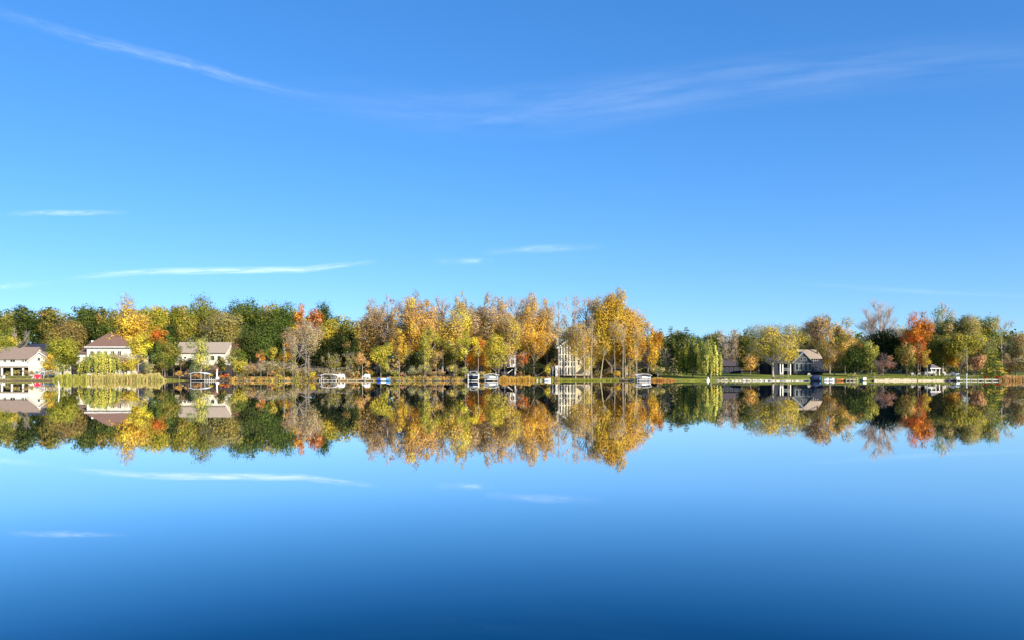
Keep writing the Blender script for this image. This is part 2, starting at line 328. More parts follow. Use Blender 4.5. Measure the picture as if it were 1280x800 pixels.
# ------------------------------------------------------------------ ground, lawn, lake
def water_mat():
    m, t, b = newmat('lake_water'); t.nodes.remove(b)
    tc = t.nodes.new('ShaderNodeTexCoord'); mp = t.nodes.new('ShaderNodeMapping'); mp.inputs['Scale'].default_value = (.5, 1, 1)
    n = t.nodes.new('ShaderNodeTexNoise'); n.inputs['Scale'].default_value = 1.6; n.inputs['Detail'].default_value = 3
    bn = t.nodes.new('ShaderNodeBump'); bn.inputs['Strength'].default_value = 0.02; bn.inputs['Distance'].default_value = 0.02
    t.links.new(tc.outputs['Object'], mp.inputs[0]); t.links.new(mp.outputs[0], n.inputs[0]); t.links.new(n.outputs[0], bn.inputs['Height'])
    lw = t.nodes.new('ShaderNodeLayerWeight'); lw.inputs['Blend'].default_value = 0.5
    cr = t.nodes.new('ShaderNodeValToRGB'); e = cr.color_ramp.elements; e[0].position = 0.0; e[0].color = (.02,) * 3 + (1,); e[1].position = 1.0; e[1].color = (.97,) * 3 + (1,)
    for p_, v_ in ((.58, .06), (.665, .12), (.70, .19), (.772, .48), (.857, .87), (.92, .95)):
        q = e.new(p_); q.color = (v_, v_, v_, 1)
    gl = t.nodes.new('ShaderNodeBsdfGlossy'); gl.inputs['Roughness'].default_value = 0.011
    cg = t.nodes.new('ShaderNodeValToRGB'); e = cg.color_ramp.elements; e[0].position = .66; e[0].color = (.12, .80, .95, 1); e[1].position = .87; e[1].color = (1, .99, .96, 1)
    q = e.new(.78); q.color = (.70, .95, .96, 1); t.links.new(lw.outputs['Facing'], cg.inputs[0]); t.links.new(cg.outputs[0], gl.inputs['Color'])
    df = t.nodes.new('ShaderNodeBsdfDiffuse'); df.inputs[0].default_value = (0.0, 0.018, 0.072, 1)
    mx = t.nodes.new('ShaderNodeMixShader')
    t.links.new(bn.outputs[0], gl.inputs['Normal']); t.links.new(lw.outputs['Facing'], cr.inputs[0]); t.links.new(cr.outputs[0], mx.inputs[0])
    t.links.new(df.outputs[0], mx.inputs[1]); t.links.new(gl.outputs[0], mx.inputs[2]); t.links.new(mx.outputs[0], t.nodes['Material Output'].inputs[0])
    return m
def ground_mat():
    m, t, b = newmat('shore_ground')
    at = t.nodes.new('ShaderNodeAttribute'); at.attribute_name = 'Col'
    tc = t.nodes.new('ShaderNodeTexCoord'); n = t.nodes.new('ShaderNodeTexNoise'); n.inputs['Scale'].default_value = 0.9; n.inputs['Detail'].default_value = 8
    r = t.nodes.new('ShaderNodeMapRange'); r.inputs[3].default_value = 0.55; r.inputs[4].default_value = 1.5
    mx = t.nodes.new('ShaderNodeVectorMath'); mx.operation = 'SCALE'
    bn = t.nodes.new('ShaderNodeBump'); bn.inputs['Strength'].default_value = 0.6
    t.links.new(tc.outputs['Object'], n.inputs[0]); t.links.new(n.outputs[0], r.inputs[0]); t.links.new(at.outputs['Color'], mx.inputs[0]); t.links.new(r.outputs[0], mx.inputs['Scale'])
    t.links.new(mx.outputs[0], b.inputs['Base Color']); t.links.new(n.outputs[0], bn.inputs['Height']); t.links.new(bn.outputs[0], b.inputs['Normal'])
    b.inputs['Roughness'].default_value = 0.95; b.inputs['Specular IOR Level'].default_value = 0.1
    return m
xs = np.unique(np.concatenate([np.linspace(-3000, -200, 29), np.arange(-200, 200.1, 1.0), np.linspace(200, 3000, 29)]))
ys = np.unique(np.concatenate([[-400, -100, -30, -10, -5, -3, -1, 1, 3, 5, 10, 60, 150, 195, 203], np.arange(206, 216, .4), np.arange(216, 262, 1.0), np.arange(262, 360, 5), [400, 500, 700, 1000, 1600, 3000]]))
GX, GY = np.meshgrid(xs, ys); V = np.stack([GX.ravel(), GY.ravel(), np.zeros(GX.size)], 1)
V[:, 2] = [gz(a, b) for a, b in V[:, :2]]
nx, ny = len(xs), len(ys); i = np.arange(nx * (ny - 1)).reshape(ny - 1, nx)[:, :-1].ravel(); Q = np.stack([i, i + 1, i + 1 + nx, i + nx], 1)
gc = np.tile(np.array([[0.085, 0.062, 0.035]]), (len(V), 1))          # leaf litter
for k, (a, b, c_) in enumerate(V):
    p = 640 + a / max(b, 1) * F; d = b - shore(a); nz_ = 5 * math.sin(a * .3) + 3 * math.sin(b * .5)
    if 0.3 < d < 46 and (p > 818 + nz_ or 690 < p < 800 and d < 14 or p < 100 + nz_ and d < 34 or 205 < p < 222 and d < 14):
        gc[k] = (0.20, 0.225, 0.035) if p > 800 else (0.22, 0.21, 0.045)
        gc[k] *= 0.85 + 0.25 * math.sin(a * 1.3 + b) * math.sin(b * .7)
    elif d < 0.3: gc[k] = (0.09, 0.075, 0.05)
me = np_mesh('ground', V, Q, gc); me.materials.append(ground_mat())
me.polygons.foreach_set('use_smooth', [True] * len(Q))
g_o = bpy.data.objects.new('ground', me); COL.objects.link(g_o); props(g_o, 'grassy and leaf strewn ground rising behind the far waterline', 'ground', kind='structure')
lake = MB(); lake.add([(-3000, -60, 0), (3000, -60, 0), (3000, 214, 0), (-3000, 214, 0)], [(0, 1, 2, 3)])
props(lake.build('lake_water', water_mat()), 'calm blue lake mirroring the trees and sky', 'lake', kind='structure')

# ------------------------------------------------------------------ clouds: thin cirrus wisps lying at 9 km
def cloud_mat(name, strength, sc, thr):
    m, t, b = newmat(name); t.nodes.remove(b)
    uv = t.nodes.new('ShaderNodeUVMap'); uv.uv_map = 'UVMap'; sp = t.nodes.new('ShaderNodeSeparateXYZ')
    mp = t.nodes.new('ShaderNodeMapping'); mp.inputs['Scale'].default_value = sc
    n = t.nodes.new('ShaderNodeTexNoise'); n.inputs['Scale'].default_value = 1.0; n.inputs['Detail'].default_value = 7; n.inputs['Roughness'].default_value = .62
    mr = t.nodes.new('ShaderNodeMapRange'); mr.inputs[1].default_value = thr; mr.inputs[2].default_value = .78; mr.inputs[3].default_value = 0.0; mr.inputs[4].default_value = 1
    def m2(op, a, b_):
        q = t.nodes.new('ShaderNodeMath'); q.operation = op
        for k, v in enumerate((a, b_)):
            if v is None: continue
            if isinstance(v, (int, float)): q.inputs[k].default_value = v
            else: t.links.new(v, q.inputs[k])
        return q.outputs[0]
    t.links.new(uv.outputs[0], sp.inputs[0]); t.links.new(uv.outputs[0], mp.inputs[0]); t.links.new(mp.outputs[0], n.inputs[0]); t.links.new(n.outputs[0], mr.inputs[0])
    def hump(s, p): return m2('POWER', m2('MAXIMUM', m2('MULTIPLY', m2('MULTIPLY', s, m2('SUBTRACT', 1.0, s)), 4.0), 0.0), p)
    a = m2('MULTIPLY', m2('MULTIPLY', hump(sp.outputs[0], 1.3), hump(sp.outputs[1], 2.4)), m2('MULTIPLY', mr.outputs[0], strength))
    tr = t.nodes.new('ShaderNodeBsdfTransparent'); tl = t.nodes.new('ShaderNodeBsdfTranslucent'); tl.inputs[0].default_value = (.95, .95, .95, 1)
    df = t.nodes.new('ShaderNodeBsdfDiffuse'); df.inputs[0].default_value = (.95, .95, .95, 1); ms = t.nodes.new('ShaderNodeMixShader'); ms.inputs[0].default_value = .85
    mx = t.nodes.new('ShaderNodeMixShader'); t.links.new(tl.outputs[0], ms.inputs[1]); t.links.new(df.outputs[0], ms.inputs[2])
    t.links.new(a, mx.inputs[0]); t.links.new(tr.outputs[0], mx.inputs[1]); t.links.new(ms.outputs[0], mx.inputs[2]); t.links.new(mx.outputs[0], t.nodes['Material Output'].inputs[0])
    return m
ALT = 9000.0
def cloud(pts, label, strength, sc=(5, 3, 1), thr=.30, nm='cirrus_cloud'):
    """pts: (column, row, half height in rows) along the wisp"""
    v = []; uvs = []; fs = []; n = 40; P = np.array(pts, float); D0 = ALT * F / (HOR - P[:, 1].mean()); tt = np.linspace(0, len(P) - 1, n)
    for k, t_ in enumerate(tt):
        px, py, hh = [np.interp(t_, np.arange(len(P)), P[:, j]) for j in range(3)]
        for j in range(5):
            yy = py - hh + 2 * hh * j / 4; D = D0 - (j - 2) * 150.0 + 400.0 * math.sin(k * .3); v.append((X(px, D), D, Z(yy, D))); uvs.append((k / (n - 1), j / 4))
    for k in range(n - 1):
        for j in range(4): fs.append((k * 5 + j, k * 5 + j + 1, k * 5 + j + 6, k * 5 + j + 5))
    me = bpy.data.meshes.new('cloud'); me.from_pydata(v, [], fs); u = me.uv_layers.new(name='UVMap')
    for l in me.loops: u.data[l.index].uv = uvs[l.vertex_index]
    o = link(nm, me, cloud_mat('cirrus_' + str(len(MATS)), strength, sc, thr))
    return props(o, label, 'cloud', 'thin clouds')
cloud([(75, 350, 5), (130, 343, 6), (200, 339, 6), (300, 338, 6), (380, 337, 6), (440, 330, 5), (475, 326, 4)], 'long flat white wisp of cloud low over the left wood', .55, (9, 4, 1), .30)
cloud([(-60, 362, 5), (10, 358, 6), (75, 352, 4)], 'faint wisp of cloud at the left edge just above the treetops', .14)
cloud([(5, 267, 5), (50, 266, 5), (110, 266, 5), (165, 265, 4)], 'short flat wisp of cloud at the left edge, halfway up the sky', .34, (7, 4, 1), .3)
cloud([(-60, -5, 14), (40, 28, 12), (120, 52, 12), (230, 78, 11), (300, 100, 10), (360, 115, 9), (420, 126, 9)], 'slanting white contrail running down from the upper left corner', .13, (14, 4, 1), .30, 'contrail')
cloud([(250, 120, 30), (420, 125, 40), (560, 140, 44), (700, 135, 48), (900, 105, 44), (1100, 85, 46), (1300, 66, 46), (1560, 45, 46)], 'broad pale veil of cloud stretched across the upper sky', .095, (7, 5, 1), .32)
cloud([(540, 158, 10), (600, 152, 9), (650, 148, 8), (700, 140, 7)], 'small soft streak of cloud inside the broad veil', .07, (3, 1.5, 1), .25)
cloud([(540, 326, 7), (590, 326, 6), (620, 326, 5)], 'tiny faint puff of cloud above the middle treetops', .20, (2, 1.5, 1))
cloud([(600, 316, 7), (650, 312, 7), (700, 310, 7), (760, 308, 6)], 'small flat wisp of cloud above the tall tan trees', .22, (3, 1.5, 1))
cloud([(980, 352, 4), (1080, 360, 5), (1180, 366, 5), (1330, 372, 5)], 'thin faint streak of cloud low over the right trees', .07, (6, 1.5, 1))
# ------------------------------------------------------------------ house helpers
def win(p, x0, x1, yt, yb, Y, mull=0, frame=WHITE, glass=GLASS, t=0.09, name='window'):
    a, b, zt, zb = X(x0, Y), X(x1, Y), Z(yt, Y), Z(yb, Y)
    f = MB(); f.box(a - t, b + t, Y - .07, Y - .003, zt, zt + t); f.box(a - t, b + t, Y - .09, Y - .003, zb - t, zb)
    f.box(a - t, a, Y - .065, Y - .003, zb, zt); f.box(b, b + t, Y - .065, Y - .003, zb, zt)
    for k in range(mull):
        m = a + (b - a) * (k + 1) / (mull + 1); f.box(m - t * .4, m + t * .4, Y - .06, Y - .003, zb, zt)
    o = f.build(name, frame, p)
    g = MB(); g.box(a, b, Y - .04, Y - .006, zb, zt); pn = g.build('pane', glass, None); pn.parent = o; pn.location = (0, 0, 0)
    return o
def gable_x(p, X0, X1, Y0, Y1, z0, ze, zr, wm, rm, ov=.45, th=.18):     # ridge along x
    ym = (Y0 + Y1) / 2
    MB().prism([(Y0, z0), (Y1, z0), (Y1, ze), (ym, zr - .02), (Y0, ze)], 'x', X0, X1).build('wall', wm, p)
    k = (zr - ze) / (ym - Y0); e = ze - k * ov; m = MB()
    m.slab([(X0 - ov, Y0 - ov, e + th), (X1 + ov, Y0 - ov, e + th), (X1 + ov, ym, zr + th), (X0 - ov, ym, zr + th)], th)
    m.slab([(X0 - ov, ym + .004, zr + th), (X1 + ov, ym + .004, zr + th), (X1 + ov, Y1 + ov, e + th), (X0 - ov, Y1 + ov, e + th)], th)
    return m.build('roof', rm, p)
def gable_y(p, X0, X1, Y0, Y1, z0, ze, zr, wm, rm, ov=.4, th=.18, xm=None, zer=None, rake=None):     # gable faces the lake
    xm = (X0 + X1) / 2 if xm is None else xm; zer = ze if zer is None else zer
    MB().prism([(X0, z0), (X1, z0), (X1, zer), (xm, zr - .02), (X0, ze)], 'y', Y0, Y1).build('wall', wm, p)
    kl = (zr - ze) / (xm - X0); kr = (zr - zer) / (X1 - xm); m = MB()
    m.slab([(X0 - ov, Y0 - ov, ze - kl * ov + th), (xm, Y0 - ov, zr + th), (xm, Y1 + ov, zr + th), (X0 - ov, Y1 + ov, ze - kl * ov + th)], th)
    m.slab([(xm + .004, Y0 - ov, zr + th), (X1 + ov, Y0 - ov, zer - kr * ov + th), (X1 + ov, Y1 + ov, zer - kr * ov + th), (xm + .004, Y1 + ov, zr + th)], th)
    r = m.build('roof', rm, p)
    f = MB(); t = .28                                                     # white rake boards on the gable
    f.prism([(X0 - ov, ze - kl * ov + .05), (xm, zr + .05), (xm, zr - t + .05), (X0 - ov, ze - kl * ov - t + .05)], 'y', Y0 - ov - .05, Y0 - ov - .005)
    f.prism([(xm + .004, zr + .05), (X1 + ov, zer - kr * ov + .05), (X1 + ov, zer - kr * ov - t + .05), (xm + .004, zr - t + .05)], 'y', Y0 - ov - .05, Y0 - ov - .005)
    f.build('rake_board', rake or WHITE, p); return r
def hip(p, X0, X1, Y0, Y1, ze, zr, xr0, xr1, rm, ov=.6):
    ym = (Y0 + Y1) / 2; v = [(X0 - ov, Y0 - ov, ze), (X1 + ov, Y0 - ov, ze), (X1 + ov, Y1 + ov, ze), (X0 - ov, Y1 + ov, ze), (xr0, ym, zr), (xr1, ym, zr)]
    b = [(q[0], q[1], q[2] - .2) for q in v[:4]]
    return MB().add(v + b, [(0, 1, 5, 4), (1, 2, 5), (2, 3, 4, 5), (3, 0, 4), (9, 8, 7, 6), (0, 6, 7, 1), (1, 7, 8, 2), (2, 8, 9, 3), (3, 9, 6, 0)]).build('roof', rm, p)
def part(p, name, m, fn):
    b = MB(); fn(b); return b.build(name, m, p)

# ---- white house with a brown roof at the left edge
Y = 240.0; xg0, xg1, xm = X(37.5, Y), X(68, Y), X(52, Y)
h = empty('lake_house', (X(20, Y), Y, gz(X(20, Y), Y)), 'white house with brown roof and open porch at the left edge', 'house', 'houses behind the far shore')
zb = gz(X(20, Y), Y) - .3
gable_x(h, X(-30, Y), xg0 - .01, Y + .02, Y + 9, Z(458.5, Y), Z(448, Y), Z(434.5, Y + 4.5), SIDING, ROOF_BROWN)
gable_y(h, xg0, xg1, Y - .8, Y + 10, zb, Z(451, Y), Z(440, Y), SIDING, ROOF_BROWN, xm=xm)
part(h, 'foundation_wall', BASEDARK, lambda b: b.box(X(-30, Y), xg0 - .05, Y + 2.4, Y + 8.9, zb, Z(458.6, Y)))  # dark wall colour stands in for the porch shadow
part(h, 'balcony_front', WHITE, lambda b: b.pbox(-30, 37, 453.5, 457.8, Y - .9, .15))
part(h, 'balcony_floor', DECK, lambda b: b.box(X(-30, Y), xg0 - .03, Y - .74, Y + 2.3, Z(458.5, Y) - .25, Z(458.5, Y) - .03))
for a, b_ in ((-8, -4), (4.5, 8), (13, 19), (27, 30), (31, 34.5)): win(h, a, b_, 449, 452.6, Y, 1)
for q in (-14, 3.5, 16, 30): part(h, 'porch_post', WHITE, lambda b: b.box(X(q, Y) - .2, X(q, Y) + .2, Y - .6, Y - .2, zb, Z(458.5, Y) - .26))
win(h, 47.5, 50, 447.5, 450.5, Y - .8, 0, frame=mat('grey_trim', (.4, .4, .38)))
part(h, 'chimney', BASEDARK, lambda b: b.pbox(23, 26, 430, 437, Y + 4, .8))
# dark roofed outbuilding behind it
Y = 256.0; h = empty('outbuilding', (X(44, Y), Y, gz(X(44, Y), Y)), 'dark blue roofed outbuilding behind the white house with the porch', 'house', 'houses behind the far shore')
gable_x(h, X(33, Y), X(54, Y), Y, Y + 6, gz(X(44, Y), Y) - .3, Z(438, Y), Z(430.5, Y + 3), NAVY, mat('dark_blue_roof', (.03, .035, .06), .8, .2, 2, .3))

# ---- cream house with the red-brown hip roof
Y = 244.0; h = empty('hip_roof_house', (X(136, Y), Y, gz(X(136, Y), Y)), 'cream house with red brown hip roof behind the small willow', 'house', 'houses behind the far shore')
zb = gz(X(136, Y), Y) - .3
part(h, 'wall', SIDING, lambda b: b.box(X(108.5, Y), X(163, Y), Y, Y + 12, zb, Z(433.6, Y) - .2))
hip(h, X(108.5, Y), X(163, Y), Y, Y + 12, Z(433.4, Y), Z(417, Y + 6), X(134, Y + 6), X(143, Y + 6), ROOF_RED)
part(h, 'side_wing_wall', SIDING, lambda b: b.box(X(92.5, Y), X(108.4, Y), Y + 1, Y + 9, Z(455, Y), Z(441.8, Y)))
part(h, 'side_wing_base', BASEDARK, lambda b: b.box(X(92.6, Y), X(108.3, Y), Y + 1.2, Y + 8.8, zb, Z(455.03, Y)))
part(h, 'side_wing_roof', ROOF_RED, lambda b: b.slab([(X(91, Y), Y + .4, Z(441, Y)), (X(108.4, Y), Y + .4, Z(441, Y)), (X(108.4, Y), Y + 6, Z(429, Y)), (X(104, Y), Y + 6, Z(430, Y))], .2))
part(h, 'fascia', WHITE, lambda b: b.box(X(106.2, Y), X(165.3, Y), Y - .66, Y - .61, Z(434.4, Y), Z(433.3, Y)))
part(h, 'vent', WHITE, lambda b: b.pbox(114, 116, 425.5, 428.5, Y + 3, .6))
for a in (113, 121.5, 130, 139, 147.5): win(h, a, a + 4, 439, 445, Y, 1)
for a in (117, 126, 146, 153): win(h, a, a + 4.5, 453, 460, Y, 1)
win(h, 96, 99.5, 446, 450.5, Y + 1, 0)

# ---- white house with the tan roof
Y = 238.0; h = empty('tan_roof_house', (X(250, Y), Y, gz(X(250, Y), Y)), 'white house with long tan roof half hidden by a pale green tree', 'house', 'houses behind the far shore')
zb = gz(X(250, Y), Y) - .3
gable_x(h, X(218.5, Y), X(281, Y), Y, Y + 9.5, Z(456.5, Y), Z(440, Y), Z(428.3, Y + 4.7), SIDING, ROOF_TAN, ov=.5)
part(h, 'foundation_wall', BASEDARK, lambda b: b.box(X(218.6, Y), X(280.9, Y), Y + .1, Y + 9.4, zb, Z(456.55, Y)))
for a, b_, c, d in ((224.6, 227.6, 446, 448), (230, 233, 446, 448), (224.6, 227.6, 450, 453.4), (264, 268, 445, 450), (272, 276, 445, 450)): win(h, a, b_, c, d, Y, 0, t=.06)
part(h, 'deck_floor', TIMBER, lambda b: b.box(X(212, Y), X(240, Y), Y - 2.5, Y - .05, Z(456.8, Y), Z(456.3, Y)))
for q in (213, 221, 230, 239): part(h, 'deck_post', TIMBER, lambda b: b.box(X(q, Y) - .1, X(q, Y) + .1, Y - 2.4, Y - 2.2, zb - .3, Z(456.8, Y) - .01))
part(h, 'railing', TIMBER, lambda b: [b.box(X(212, Y), X(240, Y), Y - 2.45, Y - 2.38, Z(452.9, Y), Z(452.5, Y))] + [b.box(X(q, Y) - .03, X(q, Y) + .03, Y - 2.44, Y - 2.4, Z(456.2, Y), Z(452.95, Y)) for q in np.arange(212, 240.1, 1.4)])

# ---- small white shed among the trees at column 318
Y = 262.0; h = empty('garden_shed', (X(318, Y), Y, gz(X(318, Y), Y)), 'tiny white shed showing between trees beside the small orange maple', 'shed')
gable_y(h, X(315.5, Y), X(321.5, Y), Y, Y + 3.5, gz(X(318, Y), Y) - .3, Z(444.5, Y), Z(442, Y), SIDING, ROOF_GREY, ov=.2)
win(h, 317.5, 319.5, 446, 448.5, Y, 0, t=.05)

# ---- slim grey house with white balcony
Y = 238.0; h = empty('balcony_house', (X(635, Y), Y, gz(X(635, Y), Y)), 'slim grey house with white balcony on dark posts behind gold reeds', 'house', 'houses behind the far shore')
zb = gz(X(635, Y), Y) - .3
part(h, 'wall', SLATE, lambda b: b.box(X(627, Y), X(645, Y), Y, Y + 9, Z(459, Y), Z(443, Y)))
part(h, 'tower_wall', SLATE, lambda b: b.pbox(631.5, 637.4, 439.8, 459.5, Y - .9, .88))
part(h, 'corner_board', WHITE, lambda b: [b.pbox(637.0, 637.9, 439.8, 458, Y - .98, .07), b.pbox(630, 637.9, 438.8, 439.8, Y - 1.0, 1.2)])
part(h, 'roof', ROOF_GREY, lambda b: b.prism([(Y - .4, Z(443, Y)), (Y + 4.5, Z(435.5, Y)), (Y + 9.4, Z(443, Y))], 'x', X(626, Y), X(646, Y)))
part(h, 'balcony_front', WHITE, lambda b: b.pbox(638, 644.3, 455.2, 458.8, Y - 1.9, .12))
part(h, 'balcony_floor', DECK, lambda b: b.box(X(630, Y), X(645, Y), Y - 1.76, Y - .02, Z(459.5, Y), Z(458.9, Y)))
part(h, 'balcony_frame', WHITE, lambda b: [b.pbox(638, 644.3, 448, 448.9, Y - 1.9, .12), b.pbox(643.6, 644.3, 448.95, 455.15, Y - 1.9, .12), b.pbox(638, 638.5, 448.95, 455.15, Y - 1.9, .12)])
for q in (631, 644): part(h, 'post', WHITE, lambda b: b.box(X(q, Y) - .14, X(q, Y) + .14, Y - 1.7, Y - 1.42, zb - .2, Z(459.5, Y) - .01))
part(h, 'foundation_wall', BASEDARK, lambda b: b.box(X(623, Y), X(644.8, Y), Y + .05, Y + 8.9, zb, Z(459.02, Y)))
win(h, 638.8, 643, 450, 454.5, Y, 1); win(h, 633, 635, 444, 449, Y - .9, 0); win(h, 628, 630.5, 446, 451, Y, 0)
part(h, 'stair', WHITE, lambda b: [b.slab([(X(634.5, Y), Y - 1.2, Z(466, Y)), (X(641, Y), Y - 1.2, Z(461, Y)), (X(641, Y), Y - .5, Z(461, Y)), (X(634.5, Y), Y - .5, Z(466, Y))], .25)])

# ---- tall house with the glazed gable
Y = 236.0; h = empty('glass_gable_house', (X(712, Y), Y, gz(X(712, Y), Y)), 'tall cream house with glazed gable and white mullions behind bare trunks', 'house', 'houses behind the far shore')
zb = gz(X(712, Y), Y) - .3
xa, xb, xm = X(698, Y), X(720, Y), X(710.5, Y); zl, zr_, zt = Z(433.5, Y), Z(434.5, Y), Z(424.5, Y)
gable_y(h, xa, xb, Y, Y + 12, zb, zl, zt, CREAM, ROOF_TAN, ov=.5, xm=xm, zer=zr_)
def gtop(x): return zl + (zt - zl) * (x - xa) / (xm - xa) if x < xm else zt + (zr_ - zt) * (x - xm) / (xb - xm)
cols = np.array([X(q, Y) for q in (698.6, 701.9, 705.3, 708.9, 712.4, 716, 719.4)])
for k in range(6):
    wd_ = .22 if k < 3 else .30
    for j, (u, d_) in enumerate(((None, 442.6), (443.6, 451.6), (452.8, 457.4), (459.6, 468))):
        a, b_ = cols[k] + wd_, cols[k + 1] - wd_
        zt0 = min(gtop(a), gtop(b_)) - .6 if u is None else Z(u, Y)
        part(h, 'window', GLASSB if (k + j) % 3 else GLASS, lambda b: b.box(a, b_, Y - .05, Y - .01, Z(d_, Y), zt0))
for c in cols: part(h, 'mullion', SIDING, lambda b: b.box(c - .16, c + .16, Y - .14, Y - .004, zb, gtop(c) - .35))
for q in (442.7, 451.8, 457.6): part(h, 'transom', SIDING, lambda b: b.pbox(698.3, 719.7, q, q + .9, Y - .10, .095))
Yr = Y + 1.5
gable_x(h, X(720.3, Yr), X(738, Yr), Yr, Yr + 9, zb, Z(436, Yr), Z(424.5, Yr + 4.5), CREAM, ROOF_TAN, ov=.4)
for a, b_, c, d in ((722, 724.6, 439, 444), (727, 729.6, 439, 444), (733, 735.6, 439, 445), (722, 724.6, 450, 456), (727.5, 730, 448, 455), (733, 735.6, 450, 456)): win(h, a, b_, c, d, Yr, 0)
part(h, 'dark_side_roof', ROOF_GREY, lambda b: b.slab([(X(694, Y), Y + .5, Z(435, Y)), (X(697.6, Y), Y + .5, Z(432, Y)), (X(705, Y), Y + 8, Z(426, Y)), (X(696, Y), Y + 8, Z(427, Y))], .3))
part(h, 'chimney', CREAM, lambda b: b.pbox(695.6, 698.4, 422, 432, Y + 4, .9))
part(h, 'deck_floor', WHITE, lambda b: b.box(X(690, Y), X(697.9, Y), Y - 1.6, Y + 3, Z(458.2, Y), Z(457, Y)))
for q in (690.6, 694.6, 696.2): part(h, 'deck_post', WHITE, lambda b: b.box(X(q, Y) - .17, X(q, Y) + .17, Y - 1.5, Y - 1.16, zb - .3, Z(458.22, Y)))
part(h, 'awning', SIDING, lambda b: b.slab([(X(731, Y), Y - 1.4, Z(458.6, Y)), (X(738.5, Y), Y - 1.4, Z(458.6, Y)), (X(737.5, Y), Y + 1.4, Z(455.5, Y)), (X(732, Y), Y + 1.4, Z(455.5, Y))], .2))
part(h, 'garage_door', CREAM, lambda b: b.pbox(731.5, 737.6, 460.5, 465, Yr - .06, .055))
# deck railing in front of it, bench
Yd = 231.0; h2 = empty('timber_deck', (X(725, Yd), Yd, gz(X(725, Yd), Yd)), 'low timber deck with open rail in front of the glazed house', 'deck')
gd = gz(X(725, Yd), Yd)
part(h2, 'floor', TIMBER, lambda b: b.box(X(701, Yd), X(739, Yd), Yd, Yd + 4, gd + .15, gd + .4))
part(h2, 'rail', TIMBER, lambda b: [b.box(X(720, Yd), X(731, Yd), Yd - .01, Yd + .08, gd + 1.25, gd + 1.35), b.box(X(720, Yd), X(731, Yd), Yd + .0, Yd + .07, gd + .75, gd + .82)])
for q in np.linspace(720.2, 730.8, 6): part(h2, 'rail_post', DECK, lambda b: b.box(X(q, Yd) - .06, X(q, Yd) + .06, Yd + .09, Yd + .2, gd + .4, gd + 1.36))

# ---- low dark blue cottage right of the willow
Y = 250.0; h = empty('blue_cottage', (X(907, Y), Y, gz(X(907, Y), Y)), 'low dark blue cottage beside the weeping willow', 'house', 'houses behind the far shore')
zb = gz(X(907, Y), Y) - .3
gable_x(h, X(899, Y), X(926, Y), Y, Y + 7, zb, Z(457, Y), Z(451.5, Y + 3.5), NAVY, mat('mauve_shingles', (.075, .058, .062), .85, .2, 2.5, .4))
for a in (902, 907.4, 913, 919): win(h, a, a + 2.3, 459.6, 463.5, Y, 0, t=.05, frame=SLATE)
# ---- dark blue house with porch and gable sunroom, tree shade put into its colours
Y = 236.0; h = empty('blue_porch_house', (X(995, Y), Y, gz(X(995, Y), Y)), 'dark blue house with white columned sunroom and tan roof', 'house', 'houses behind the far shore')
zb = gz(X(995, Y), Y) - .3
gable_x(h, X(963, Y), X(991.4, Y), Y + 2.6, Y + 10, zb, Z(452, Y), Z(443, Y + 6), NAVY, mat('navy_roof', (.035, .04, .065), .8, .2, 2.5, .3))
part(h, 'porch_side_wall', NAVY, lambda b: b.box(X(966.5, Y), X(973, Y), Y + .2, Y + 2.55, zb, Z(451, Y)))
part(h, 'porch_roof', mat('shaded_porch_roof', (.06, .06, .068), .85, .2, 2.5, .3), lambda b: b.slab([(X(965, Y), Y - .4, Z(453.6, Y)), (X(991.3, Y), Y - .4, Z(453.6, Y)), (X(991.3, Y), Y + 3, Z(449.5, Y)), (X(965, Y), Y + 3, Z(449.5, Y))], .16))  # roof colour darkened to hold the tree shade
part(h, 'porch_beam', TRIM, lambda b: b.pbox(973, 991, 453.7, 454.6, Y - .1, .2))
for q in (975.4, 978.5, 988): part(h, 'porch_post', WHITE, lambda b: b.box(X(q, Y) - .14, X(q, Y) + .14, Y - .08, Y + .2, zb, Z(454.65, Y)))
part(h, 'porch_rail', TRIM, lambda b: [b.pbox(979, 987.6, 460, 460.6, Y - .02, .1), b.pbox(979, 987.6, 463, 463.5, Y - .02, .1)] + [b.pbox(q, q + .3, 460.65, 462.95, Y, .06) for q in np.arange(979.5, 987.5, .9)])
gable_y(h, X(992, Y), X(1015.5, Y), Y, Y + 4, zb, Z(452, Y), Z(440, Y), SLATE2, ROOF_TAN, ov=.35, xm=X(1004, Y), rake=TRIM)
gable_x(h, X(1003, Y + 4), X(1026, Y + 4), Y + 4.1, Y + 12, zb, Z(447.5, Y + 4), Z(437.5, Y + 8), NAVY, ROOF_TAN, ov=.4)
for a in (994.5, 1000, 1005.5, 1010.8): win(h, a, a + 3.2, 454.5, 462.5, Y, 0, t=.18, frame=TRIM)
win(h, 1000.5, 1003, 447, 450.5, Y, 0, frame=TRIM); win(h, 1005, 1007.5, 447, 450.5, Y, 0, frame=TRIM)
part(h, 'base_wall', BASEDARK, lambda b: b.pbox(992.5, 1015, 464.5, 470.5, Y - .05, .04))
part(h, 'dark_lower_wing', NAVY, lambda b: b.box(X(1015.7, Y), X(1031, Y), Y + 1.5, Y + 4, zb, Z(451, Y)))
win(h, 1017, 1022, 448, 451, Y + 4.1, 1); win(h, 1024, 1026, 446.6, 449, Y + 4.1, 0)
part(h, 'side_deck', TRIM, lambda b: [b.pbox(1017.5, 1031, 460.2, 461.0, Y - .6, .15), b.pbox(1017.5, 1031, 463.4, 464.3, Y - .6, .15)] + [b.pbox(q, q + .7, 461.05, 463.35, Y - .58, .11) for q in (1017.5, 1024, 1030.2)])
part(h, 'side_deck_floor', TIMBER, lambda b: b.box(X(1017.5, Y), X(1031, Y), Y - .44, Y + 1.48, Z(464.6, Y), Z(464.2, Y)))
